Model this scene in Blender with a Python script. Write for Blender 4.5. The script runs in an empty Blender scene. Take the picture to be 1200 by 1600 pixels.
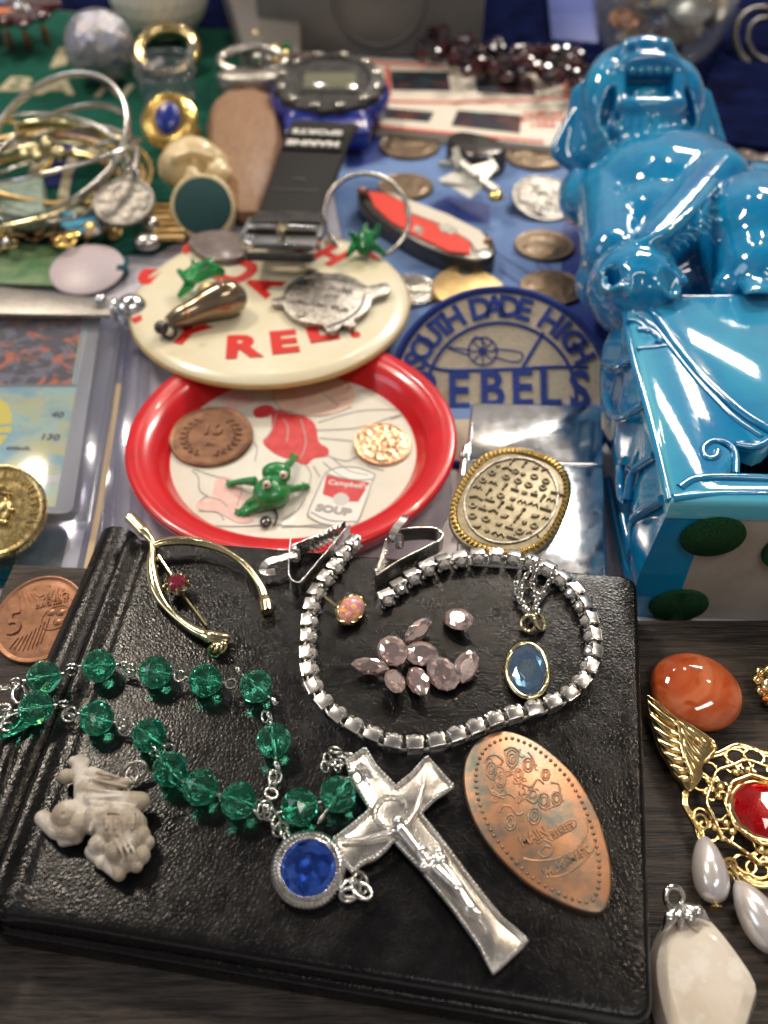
import bpy, bmesh, math, random
from mathutils import Vector, Matrix, noise, Euler
random.seed(7)
C = bpy.context
K = 0.01            # everything below is written in centimetres; K turns it into metres
R = math.radians
pi = math.pi

# ------------------------------------------------------------------ camera, world, lamps, exposure
F = 1350.0; PITCH = R(46); H = 15.8
sp, cp = math.sin(PITCH), math.cos(PITCH)
cam_d = bpy.data.cameras.new('camera'); cam = bpy.data.objects.new('camera', cam_d)
C.scene.collection.objects.link(cam); C.scene.camera = cam
cam.location = (0, 0, H * K); cam.rotation_euler = (R(90) - PITCH, 0, 0)
cam_d.sensor_fit = 'VERTICAL'; cam_d.sensor_height = 36; cam_d.lens = 36 * F / 1600
cam_d.clip_start = 0.002; cam_d.clip_end = 50
cam_d.dof.use_dof = True; cam_d.dof.focus_distance = 17.2 * K; cam_d.dof.aperture_fstop = 13.5
cam_d.dof.aperture_blades = 0

w = bpy.data.worlds.new('World'); C.scene.world = w; w.use_nodes = True
bgn = w.node_tree.nodes['Background']; bgn.inputs[1].default_value = 0.195
_n = w.node_tree.nodes; _l = w.node_tree.links
_tc = _n.new('ShaderNodeTexCoord'); _ns = _n.new('ShaderNodeTexNoise'); _ns.inputs['Scale'].default_value = 1.6; _ns.inputs['Detail'].default_value = 2
_cr = _n.new('ShaderNodeValToRGB'); _cr.color_ramp.elements[0].position = .36; _cr.color_ramp.elements[0].color = (.30, .30, .34, 1)
_cr.color_ramp.elements[1].position = .66; _cr.color_ramp.elements[1].color = (1.75, 1.55, 1.35, 1)  # invented light and dark patches for metals and gems to reflect
_l.new(_tc.outputs['Generated'], _ns.inputs['Vector']); _l.new(_ns.outputs['Fac'], _cr.inputs[0]); _l.new(_cr.outputs[0], bgn.inputs[0])

def lamp(name, loc, target, power, sx, sy, col, spread=180):
    l = bpy.data.lights.new(name, 'AREA'); l.shape = 'RECTANGLE'; l.size = sx * K; l.size_y = sy * K
    l.energy = power; l.color = col; l.spread = R(spread)
    o = bpy.data.objects.new(name, l); C.scene.collection.objects.link(o)
    o.location = Vector(loc) * K
    o.rotation_euler = (Vector(target) - Vector(loc)).to_track_quat('-Z', 'Y').to_euler()
def spot_lamp(name, loc, power, r, col):
    l = bpy.data.lights.new(name, 'POINT'); l.energy = power; l.shadow_soft_size = r * K; l.color = col
    o = bpy.data.objects.new(name, l); C.scene.collection.objects.link(o); o.location = Vector(loc) * K
WARM = (1.0, 0.80, 0.58); NEUT = (1.0, 0.93, 0.84); COOL = (0.80, 0.88, 1.0)
lamp('shop_lamp', (38, 100, 74), (4, 18, 0), 6.0, 30, 14, NEUT)
lamp('ceiling_lamp', (-62, 78, 112), (0, 22, 0), 8.0, 26, 12, (1.0, 0.86, 0.70))
lamp('overhead_fill', (25, -25, 105), (0, 12, 0), 2.6, 60, 10, NEUT)  # unseen overhead fill, added to lift the foreground
lamp('cool_fill', (-120, 10, 80), (0, 20, 0), 2.2, 60, 40, COOL)  # cool fill of unseen source, added for the bluish left side
spot_lamp('bulb', (16, 120, 120), 7.0, 1.6, WARM)
spot_lamp('bulb', (-22, 130, 118), 4.0, 1.5, NEUT)
spot_lamp('bulb', (60, 60, 110), 7.0, 1.8, WARM)
C.scene.view_settings.view_transform = 'Standard'; C.scene.view_settings.look = 'None'
C.scene.view_settings.exposure = 0.26; C.scene.view_settings.gamma = 1.0
cy = C.scene.cycles
cy.use_denoising = True; cy.max_bounces = 14; cy.transmission_bounces = 12; cy.glossy_bounces = 6
cy.transparent_max_bounces = 12; cy.blur_glossy = 0.6; cy.sample_clamp_indirect = 6.0
C.scene.unit_settings.system = 'METRIC'

# ------------------------------------------------------------------ projection: photo pixel -> point of the place at height z
def P(px, py, z=0.0):
    u = (px - 600) / F; v = (py - 800) / F
    d = (H - z) / (sp + v * cp)
    return Vector((u * d, (cp - v * sp) * d, z))
def ppc(px, py, z=0.0):
    v = (py - 800) / F
    return F / ((H - z) / (sp + v * cp))       # picture pixels per cm there

# ------------------------------------------------------------------ materials
def mat(name, col, rough=0.5, metal=0.0, col2=None, cs=3.0, ramp=(0.35, 0.65), det=4, bump=0.0, bs=20.0, bdet=3, bd=0.02,
        cell=0.0, cells=10.0, rvar=0.0, trans=0.0, ior=1.45, coat=0.0, sss=0.0, sheen=0.0, stretch=(1, 1, 1), emit=None,
        aniso=0.0, col3=None, c3s=1.0, r3=(0.5, 0.6), wave=0.0, waves=20.0, flake=0.0, spec=0.5, alpha=1.0, hue=0.0, cramp=(0.0, 0.5), sssr=0.2, edge=None):
    m = bpy.data.materials.new(name); m.use_nodes = True
    nt = m.node_tree; N = nt.nodes; L = nt.links
    b = N['Principled BSDF']
    b.inputs['Base Color'].default_value = (*col, 1); b.inputs['Roughness'].default_value = rough
    b.inputs['Metallic'].default_value = metal; b.inputs['IOR'].default_value = ior
    b.inputs['Transmission Weight'].default_value = trans; b.inputs['Coat Weight'].default_value = coat
    b.inputs['Coat Roughness'].default_value = 0.04
    b.inputs['Specular IOR Level'].default_value = spec
    b.inputs['Alpha'].default_value = alpha
    if sss: b.inputs['Subsurface Weight'].default_value = sss; b.inputs['Subsurface Radius'].default_value = (sssr*K, sssr*K*.5, sssr*K*.3); b.inputs['Subsurface Scale'].default_value = 1
    if sheen: b.inputs['Sheen Weight'].default_value = sheen
    if aniso: b.inputs['Anisotropic'].default_value = aniso
    if emit: b.inputs['Emission Color'].default_value = (*emit[0], 1); b.inputs['Emission Strength'].default_value = emit[1]
    need = col2 or edge or bump or cell or rvar or wave or flake
    if not need: return m
    tc = N.new('ShaderNodeTexCoord'); mp = N.new('ShaderNodeMapping'); oi = N.new('ShaderNodeObjectInfo')
    s = 1.0 / K
    mp.inputs['Scale'].default_value = (s * stretch[0], s * stretch[1], s * stretch[2])
    mu = N.new('ShaderNodeMath'); mu.operation = 'MULTIPLY'; mu.inputs[1].default_value = 37.0
    L.new(oi.outputs['Random'], mu.inputs[0]); L.new(mu.outputs[0], mp.inputs['Location'])
    L.new(tc.outputs['Object'], mp.inputs['Vector'])
    vec = mp.outputs[0]
    def nz(scale, d=3, dist=0.0):
        n = N.new('ShaderNodeTexNoise'); n.inputs['Scale'].default_value = scale; n.inputs['Detail'].default_value = d
        n.inputs['Distortion'].default_value = dist; n.inputs['Roughness'].default_value = 0.6
        L.new(vec, n.inputs['Vector']); return n.outputs['Fac']
    def rmp(f, a, c, lo, hi):
        r = N.new('ShaderNodeMapRange'); r.inputs[1].default_value = a; r.inputs[2].default_value = c
        r.inputs[3].default_value = lo; r.inputs[4].default_value = hi; L.new(f, r.inputs[0]); return r.outputs[0]
    def mix(f, a, c):
        x = N.new('ShaderNodeMix'); x.data_type = 'RGBA'
        L.new(f, x.inputs[0])
        if isinstance(a, tuple): x.inputs[6].default_value = (*a, 1)
        else: L.new(a, x.inputs[6])
        x.inputs[7].default_value = (*c, 1)
        return x.outputs[2]
    cc = None
    if col2:
        cc = mix(rmp(nz(cs, det, hue), ramp[0], ramp[1], 0, 1), col, col2)
        if col3: cc = mix(rmp(nz(c3s, det, hue), r3[0], r3[1], 0, 1), cc, col3)
        if edge:
            ge = N.new('ShaderNodeNewGeometry'); cc = mix(rmp(ge.outputs['Pointiness'], .52, .60, 0, 1), cc, edge)
        L.new(cc, b.inputs['Base Color'])
    if rvar:
        L.new(rmp(nz(cs * 1.7 + 1, 5), 0.3, 0.7, max(0.02, rough - rvar), min(1, rough + rvar)), b.inputs['Roughness'])
    nrm = None
    def bmp(h, st, dist, inv=False):
        nonlocal nrm
        bp = N.new('ShaderNodeBump'); bp.inputs['Strength'].default_value = st; bp.inputs['Distance'].default_value = dist * K
        bp.invert = inv
        L.new(h, bp.inputs['Height'])
        if nrm: L.new(nrm, bp.inputs['Normal'])
        nrm = bp.outputs[0]
    if bump: bmp(nz(bs, bdet), bump, bd)
    if cell:
        vo = N.new('ShaderNodeTexVoronoi'); vo.feature = 'DISTANCE_TO_EDGE'; vo.inputs['Scale'].default_value = cells
        dn = N.new('ShaderNodeTexNoise'); dn.inputs['Scale'].default_value = cells * .8; L.new(vec, dn.inputs['Vector'])
        sc = N.new('ShaderNodeVectorMath'); sc.operation = 'SCALE'; sc.inputs['Scale'].default_value = 0.9 / cells
        L.new(dn.outputs['Color'], sc.inputs[0])
        ad = N.new('ShaderNodeVectorMath'); L.new(vec, ad.inputs[0]); L.new(sc.outputs[0], ad.inputs[1])
        L.new(ad.outputs[0], vo.inputs['Vector'])
        bmp(rmp(vo.outputs['Distance'], cramp[0], cramp[1], 0, 1), cell, bd)
    if wave:
        wv = N.new('ShaderNodeTexWave'); wv.inputs['Scale'].default_value = waves; wv.inputs['Distortion'].default_value = 1.5
        L.new(vec, wv.inputs['Vector']); bmp(wv.outputs['Fac'], wave, bd)
    if nrm:
        L.new(nrm, b.inputs['Normal'])
        if coat and coat < 1: L.new(nrm, b.inputs['Coat Normal'])
    return m

M = {}
def DM(name, *a, **k): M[name] = mat(name, *a, **k)
DM('leather', (0.0026, 0.0026, 0.003), 0.24, bump=0.7, bs=2.4, bdet=7, cell=0.24, cells=12.5, bd=0.014, cramp=(0, .45), rvar=0.08, cs=.5, spec=0.34,
   col2=(0.005, 0.005, 0.006))
DM('taupe_silver', (0.84, 0.81, 0.76), 0.22, 1, col2=(0.62, 0.59, 0.54), cs=4, bump=.4, bs=34, bd=.008)
DM('dark_silver', (0.34, 0.32, 0.29), 0.45, .9, col2=(0.20, 0.19, 0.17), cs=5, bump=.4, bs=14, bd=.02)
DM('dark_wood', (0.010, 0.008, 0.007), 0.5, col2=(0.085, 0.064, 0.052), cs=1.6, det=8, ramp=(.38, .72), stretch=(.55, 7.0, 3.0), bump=0.7, bs=3.0, bdet=8, bd=0.07, rvar=.15)
DM('board_edge', (0.05, 0.04, 0.034), 0.6, col2=(0.02, 0.016, 0.014), cs=2.5, stretch=(.6, 4, 6), det=6, bump=.5, bs=5, bd=.05)
DM('white_vinyl', (0.52, 0.50, 0.56), 0.25, col2=(0.44, 0.43, 0.50), cs=.4, bump=.08, bs=3)
SLV = (0.72, 0.71, 0.69)
DM('silver', SLV, 0.17, 1, col2=(0.52, 0.50, 0.47), cs=7, bump=.25, bs=28, bd=.01, rvar=.08)
DM('bright_silver', (0.95, 0.92, 0.88), 0.22, 1, col2=(0.62, 0.61, 0.6), cs=4, bump=.12, bs=22, bd=.008)
DM('old_silver', (0.52, 0.49, 0.45), 0.33, 1, col2=(0.20, 0.18, 0.16), cs=6, bump=.6, bs=16, bd=.03, rvar=.1)
DM('grainy_silver', (0.88, 0.87, 0.85), 0.2, 1, col2=(0.54, 0.52, 0.48), cs=8, bump=.3, bs=40, bd=.008)
DM('chrome', (0.76, 0.77, 0.79), 0.16, 1, col2=(0.66, 0.67, 0.70), cs=1.0, rvar=.05)
DM('gold', (0.86, 0.70, 0.36), 0.14, 1, col2=(0.70, 0.52, 0.24), cs=5, bump=.15, bs=18, bd=.01)
DM('pale_gold', (0.78, 0.70, 0.44), 0.13, 1, col2=(0.64, 0.56, 0.32), cs=5, bump=.2, bs=22, bd=.01)
DM('yellow_gold', (0.90, 0.62, 0.20), 0.2, 1, bump=.2, bs=20, bd=.01)
DM('coin_gold', (0.66, 0.52, 0.25), 0.28, 1, col2=(0.44, 0.33, 0.14), cs=4, bump=.45, bs=16, bd=.012, rvar=.1)
DM('brass', (0.66, 0.48, 0.22), 0.4, 1, col2=(0.50, 0.34, 0.15), cs=3, bump=.3, bs=14)
DM('copper', (0.34, 0.17, 0.10), 0.4, .85, col2=(0.22, 0.11, 0.065), cs=3.2, bump=.3, bs=20, bd=.008, rvar=.1, det=8, ramp=(.35, .75))
DM('pressed_copper', (0.42, 0.215, 0.12), 0.38, .8, col2=(0.13, 0.15, 0.13), cs=2.0, ramp=(.42, .66), det=7, bump=.35, bs=22, bd=.01)
DM('bronze', (0.22, 0.115, 0.065), 0.42, .75, col2=(0.12, 0.06, 0.04), cs=3, bump=.3, bs=15, bd=.01)
DM('new_copper', (0.72, 0.42, 0.26), 0.25, 1, col2=(0.42, 0.24, 0.15), cs=6, bump=.7, bs=14, bd=.02)
DM('nickel', (0.62, 0.60, 0.56), 0.22, 1, col2=(0.32, 0.30, 0.27), cs=8, bump=.5, bs=14, bd=.02)
DM('coin_brown', (0.24, 0.18, 0.125), 0.38, .85, col2=(0.20, 0.14, 0.09), cs=4, bump=.4, bs=10, bd=.02)
DM('glaze', (0.002, 0.158, 0.400), 0.09, edge=(0.10, 0.46, 0.62), col2=(0.008, 0.275, 0.51), cs=.55, ramp=(.3, .7), coat=1, bump=.10, bs=2.2, bd=.04, col3=(0.002, 0.120, 0.36), c3s=.35, r3=(.5, .75))
DM('glaze_light', (0.02, 0.28, 0.46), 0.10, coat=1, bump=.1, bs=3, col2=(0.008, 0.20, 0.36), cs=1.2)
DM('painted_hole_shade', (0.004, 0.012, 0.03), 0.4)  # near-black that paints the shade inside the pedestal slot
DM('bisque', (0.36, 0.31, 0.26), 0.45, col2=(0.44, 0.40, 0.35), cs=.8, bump=.3, bs=9, bd=.02, coat=.3)
DM('felt', (0.010, 0.048, 0.022), 1.0, col2=(0.03, 0.10, 0.04), cs=22, bump=1, bs=45, bd=.05, spec=.1)
DM('red_plastic', (0.62, 0.014, 0.022), 0.22, bump=.06, bs=4, bd=.02, coat=.25, col2=(.52, .012, .02), cs=1)
DM('tray_paper', (0.70, 0.68, 0.60), 0.25, col2=(0.66, 0.63, 0.54), cs=.8, coat=.3)
DM('cream', (0.74, 0.69, 0.53), 0.28, col2=(0.70, 0.63, 0.44), cs=.5, coat=.3, sss=.15)
DM('cream_edge', (0.66, 0.48, 0.20), 0.35, col2=(0.60, 0.40, 0.15), cs=2)
DM('red_ink', (0.60, 0.018, 0.012), 0.4)
DM('print_red', (0.52, 0.03, 0.035), 0.4, col2=(0.62, 0.06, 0.06), cs=4)
DM('print_pink', (0.72, 0.42, 0.38), 0.4, col2=(0.70, 0.52, 0.46), cs=6)
DM('print_peach', (0.74, 0.56, 0.44), 0.4, col2=(0.74, 0.40, 0.33), cs=1.2, ramp=(.45, .7))
DM('print_grey', (0.34, 0.33, 0.32), 0.4)
DM('print_lightgrey', (0.55, 0.54, 0.52), 0.4)
DM('print_white', (0.74, 0.73, 0.68), 0.4)
DM('print_black', (0.03, 0.03, 0.03), 0.4)
DM('patch_cloth', (0.56, 0.50, 0.40), 0.95, col2=(0.46, 0.40, 0.31), cs=6, stretch=(1, 3, 1), bump=.8, bs=14, bd=.03, spec=.2, wave=.5, waves=6)
DM('blue_thread', (0.014, 0.035, 0.20), 0.8, col2=(0.03, 0.06, 0.28), cs=14, bump=1, bs=24, bd=.04, spec=.3)
DM('blue_sheet', (0.115, 0.195, 0.40), 0.8, spec=.25, col2=(0.15, 0.24, 0.46), cs=.35, ramp=(.4, .6))
DM('deep_blue', (0.015, 0.035, 0.20), 0.5, col2=(0.03, 0.06, 0.27), cs=.5)
DM('navy', (0.006, 0.010, 0.045), 1.0, col2=(0.004, 0.005, 0.018), cs=.7, spec=0.0)
DM('blackish', (0.008, 0.008, 0.010), 0.5, bump=.2, bs=3)
DM('green_cloth', (0.004, 0.055, 0.038), 0.95, col2=(0.007, 0.075, 0.05), cs=1.5, bump=.6, bs=26, bd=.03, spec=.15)
DM('cream_cloth', (0.50, 0.45, 0.30), 0.95, col2=(0.36, 0.33, 0.22), cs=10, bump=1, bs=22, bd=.04, spec=.15)
DM('navy_cloth', (0.010, 0.014, 0.12), 0.95, bump=.6, bs=22, bd=.03)
DM('grey_case', (0.20, 0.19, 0.175), 0.38, bump=.2, bs=4, col2=(.17, .165, .155), cs=.4)
DM('grey_emblem', (0.15, 0.14, 0.13), 0.4)
DM('rubber', (0.016, 0.016, 0.017), 0.5, spec=.3, bump=.2, bs=12, col2=(0.05, 0.048, 0.045), cs=2)
DM('rubber_grey', (0.022, 0.021, 0.020), 0.75, spec=.2, bump=.2, bs=14)
DM('watch_blue', (0.012, 0.030, 0.26), 0.26, coat=.3, bump=.1, bs=3)
DM('lcd', (0.16, 0.16, 0.11), 0.12, coat=1)
DM('brown_wood', (0.30, 0.175, 0.10), 0.5, col2=(0.23, 0.125, 0.07), cs=1.6, stretch=(3, 1, 3), det=6, bump=.4, bs=8, bd=.03)
DM('ivory', (0.72, 0.60, 0.36), 0.28, col2=(0.62, 0.48, 0.26), cs=1.6, coat=.5, sss=.2)
DM('teal_pad', (0.008, 0.058, 0.060), 0.7)
DM('stone_grey', (0.36, 0.31, 0.25), 0.6, col2=(0.20, 0.155, 0.11), cs=4, ramp=(.45, .7), bump=.5, bs=14, bd=.03, sss=.1, col3=(.52, .48, .43), c3s=2)
DM('green_bead', (0.20, 0.95, 0.66), 0.03, trans=.98, ior=1.40, col2=(0.08, 0.82, 0.50), cs=.35, ramp=(.4, .6))
DM('green_glass', (0.03, 0.42, 0.12), 0.12, trans=.75, ior=1.45, col2=(0.02, 0.30, 0.10), cs=4)
DM('frog_green', (0.010, 0.19, 0.055), 0.30, sss=.2, col2=(0.02, 0.27, 0.06), cs=4, coat=.5, bump=.3, bs=10, bd=.03)
DM('pink_gem', (1.0, 0.82, 0.78), 0.10, .60, trans=.80, ior=1.9)
DM('clear_gem', (0.88, 0.86, 0.82), 0.03, .70, ior=1.9, coat=1)
DM('foil', (0.60, 0.60, 0.60), 0.10, 1, bump=.5, bs=20, bd=.02)
DM('blue_gem', (0.06, 0.22, 1.0), 0.02, .55, trans=1, ior=1.65)
DM('blue_foil', (0.25, 0.42, 0.9), 0.10, 1)
DM('pale_blue_gem', (0.32, 0.50, 0.80), 0.02, trans=.9, ior=1.55)
DM('dull_foil', (0.12, 0.16, 0.23), 0.25, .8)
DM('red_gem', (0.80, 0.004, 0.012), 0.02, trans=.8, ior=1.6)
DM('red_foil', (0.9, 0.02, 0.03), 0.2, .8)
DM('garnet', (0.20, 0.004, 0.025), 0.05, trans=.3, ior=1.7, coat=1)
DM('opal', (0.60, 0.22, 0.10), 0.08, col2=(0.60, 0.26, 0.38), cs=2.4, ramp=(.4, .6), det=6, coat=1, bump=.9, bs=9, bd=.05, col3=(1.0, 0.50, 0.12), c3s=6, r3=(.50, .60), sss=.2)
DM('carnelian', (0.42, 0.070, 0.012), 0.07, col2=(0.56, 0.155, 0.06), cs=.75, ramp=(.38, .60), hue=1.2, coat=1, sss=.25, sssr=.5, det=2, col3=(.38, .06, .015), c3s=1.2, r3=(.56, .66))
DM('pearl', (0.72, 0.66, 0.61), 0.2, .45, col2=(0.62, 0.62, 0.68), cs=1.5, coat=.6, sss=.2)
DM('quartz', (0.68, 0.62, 0.54), 0.15, col2=(0.55, 0.46, 0.35), cs=1.0, ramp=(.45, .75), det=6, coat=.8, sss=.35, sssr=.4, col3=(.74, .70, .64), c3s=2)
DM('mesh_pearl', (0.46, 0.42, 0.41), 0.16, .75, bump=1, bs=2.2, bd=.25, col2=(0.30, 0.32, 0.42), cs=1.2, coat=.6)
DM('clear_plastic', (0.90, 0.92, 0.97), 0.05, trans=1, ior=1.35)
DM('glass', (0.95, 0.97, 0.97), 0.02, trans=1, ior=1.2)
DM('amber', (0.85, 0.16, 0.01), 0.08, trans=.3, ior=1.6, coat=1)
DM('dark_red', (0.05, 0.008, 0.010), 0.12, coat=1)
DM('dark_beads', (0.02, 0.012, 0.018), 0.1, coat=1)
DM('card_grey', (0.30, 0.31, 0.32), 0.35, metal=.3)
DM('holo_card', (0.40, 0.62, 0.55), 0.30, col2=(0.60, 0.58, 0.26), cs=.55, ramp=(.42, .62), metal=.25, det=5, col3=(0.22, 0.47, 0.55), c3s=.8, r3=(.5, .64), hue=.5)
DM('card_art', (0.03, 0.025, 0.04), 0.35, col2=(0.60, 0.12, 0.02), cs=.8, ramp=(.52, .60), det=3, col3=(0.15, 0.15, 0.19), c3s=1.1, r3=(.52, .58), hue=2.0, metal=.1)
DM('card_yellow', (0.82, 0.68, 0.06), 0.35)
DM('teal_sheet', (0.005, 0.055, 0.085), 0.12, col2=(0.01, 0.075, 0.11), cs=.6, coat=.5)
DM('paper_white', (0.66, 0.64, 0.62), 0.5)
DM('tan_line', (0.45, 0.34, 0.20), 0.5)
DM('brushed_steel', (0.42, 0.40, 0.37), 0.35, .8, bump=.5, bs=18, bd=.02, col2=(0.34, 0.32, 0.30), cs=6)
DM('turquoise', (0.10, 0.42, 0.62), 0.3, col2=(0.07, 0.33, 0.52), cs=2)
DM('pale_jade', (0.26, 0.34, 0.29), 0.35, col2=(0.14, 0.19, 0.15), cs=3, bump=.7, bs=6, bd=.05)
DM('pink_paper', (0.50, 0.42, 0.44), 0.4, col2=(0.44, 0.38, 0.42), cs=1)
DM('green_card', (0.05, 0.15, 0.06), 0.35, col2=(0.16, 0.24, 0.12), cs=1.2)
DM('dark_stone', (0.13, 0.10, 0.09), 0.3, col2=(0.20, 0.16, 0.15), cs=2.5, coat=.3)
DM('smoky', (0.22, 0.18, 0.14), 0.15, .75, col2=(0.34, 0.25, 0.15), cs=1.2)
DM('photo_dark', (0.015, 0.015, 0.03), 0.35, col2=(0.10, 0.03, 0.02), cs=1.0, ramp=(.5, .62), col3=(0.01, 0.06, 0.06), c3s=1.4, r3=(.55, .62))
DM('page_cream', (0.66, 0.60, 0.50), 0.5)
DM('page_red', (0.60, 0.10, 0.07), 0.5)
DM('knife_red', (0.72, 0.05, 0.03), 0.3, coat=.5)
DM('enamel_white', (0.70, 0.64, 0.54), 0.3, coat=.4)
DM('gunmetal', (0.10, 0.095, 0.09), 0.2, .7)
DM('zamak', (0.50, 0.50, 0.46), 0.35, .6, bump=.3, bs=8)
DM('shell', (0.48, 0.42, 0.34), 0.35, col2=(0.30, 0.22, 0.17), cs=1.0, coat=.4)
DM('golf', (0.80, 0.77, 0.66), 0.35, coat=.3)
DM('emblem_metal', (0.33, 0.285, 0.19), 0.45, .85, col2=(0.22, 0.19, 0.13), cs=4, bump=.5, bs=12, bd=.02)
def clear(name, tint, f0, rough):
    m = bpy.data.materials.new(name); m.use_nodes = True; nt = m.node_tree; N = nt.nodes; L = nt.links
    N.remove(N['Principled BSDF']); t = N.new('ShaderNodeBsdfTransparent'); t.inputs[0].default_value = (*tint, 1)
    gl = N.new('ShaderNodeBsdfGlossy'); gl.inputs['Roughness'].default_value = rough
    df = N.new('ShaderNodeBsdfDiffuse'); df.inputs[0].default_value = (.7, .7, .75, 1)
    m1 = N.new('ShaderNodeMixShader'); m1.inputs[0].default_value = .04; L.new(t.outputs[0], m1.inputs[1]); L.new(df.outputs[0], m1.inputs[2])
    lw0 = N.new('ShaderNodeLayerWeight'); lw0.inputs[0].default_value = .5
    pw = N.new('ShaderNodeMath'); pw.operation = 'POWER'; pw.inputs[1].default_value = 4.0; L.new(lw0.outputs['Facing'], pw.inputs[0])
    lw = N.new('ShaderNodeMath'); lw.operation = 'MULTIPLY_ADD'; lw.inputs[1].default_value = .5; lw.inputs[2].default_value = f0; L.new(pw.outputs[0], lw.inputs[0])
    m2 = N.new('ShaderNodeMixShader'); L.new(lw.outputs[0], m2.inputs[0]); L.new(m1.outputs[0], m2.inputs[1]); L.new(gl.outputs[0], m2.inputs[2])
    L.new(m2.outputs[0], N['Material Output'].inputs[0]); M[name] = m
clear('clear_plastic', (.93, .94, .98), .07, .10)
clear('glass', (.96, .98, .98), .06, .03)

# ------------------------------------------------------------------ geometry (all in cm)
def TR(x=0, y=0, z=0): return Matrix.Translation((x, y, z))
def RX(a): return Matrix.Rotation(R(a), 4, 'X')
def RY(a): return Matrix.Rotation(R(a), 4, 'Y')
def RZ(a): return Matrix.Rotation(R(a), 4, 'Z')
def SC(x, y=None, z=None):
    y = x if y is None else y; z = x if z is None else z
    return Matrix.Diagonal((x, y, z, 1))
def frame(o, xdir, zdir=(0, 0, 1)):
    x = Vector(xdir).normalized(); z = Vector(zdir); z = (z - x * z.dot(x)).normalized(); y = z.cross(x)
    m = Matrix((x, y, z)).transposed().to_4x4(); m.translation = Vector(o); return m

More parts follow.
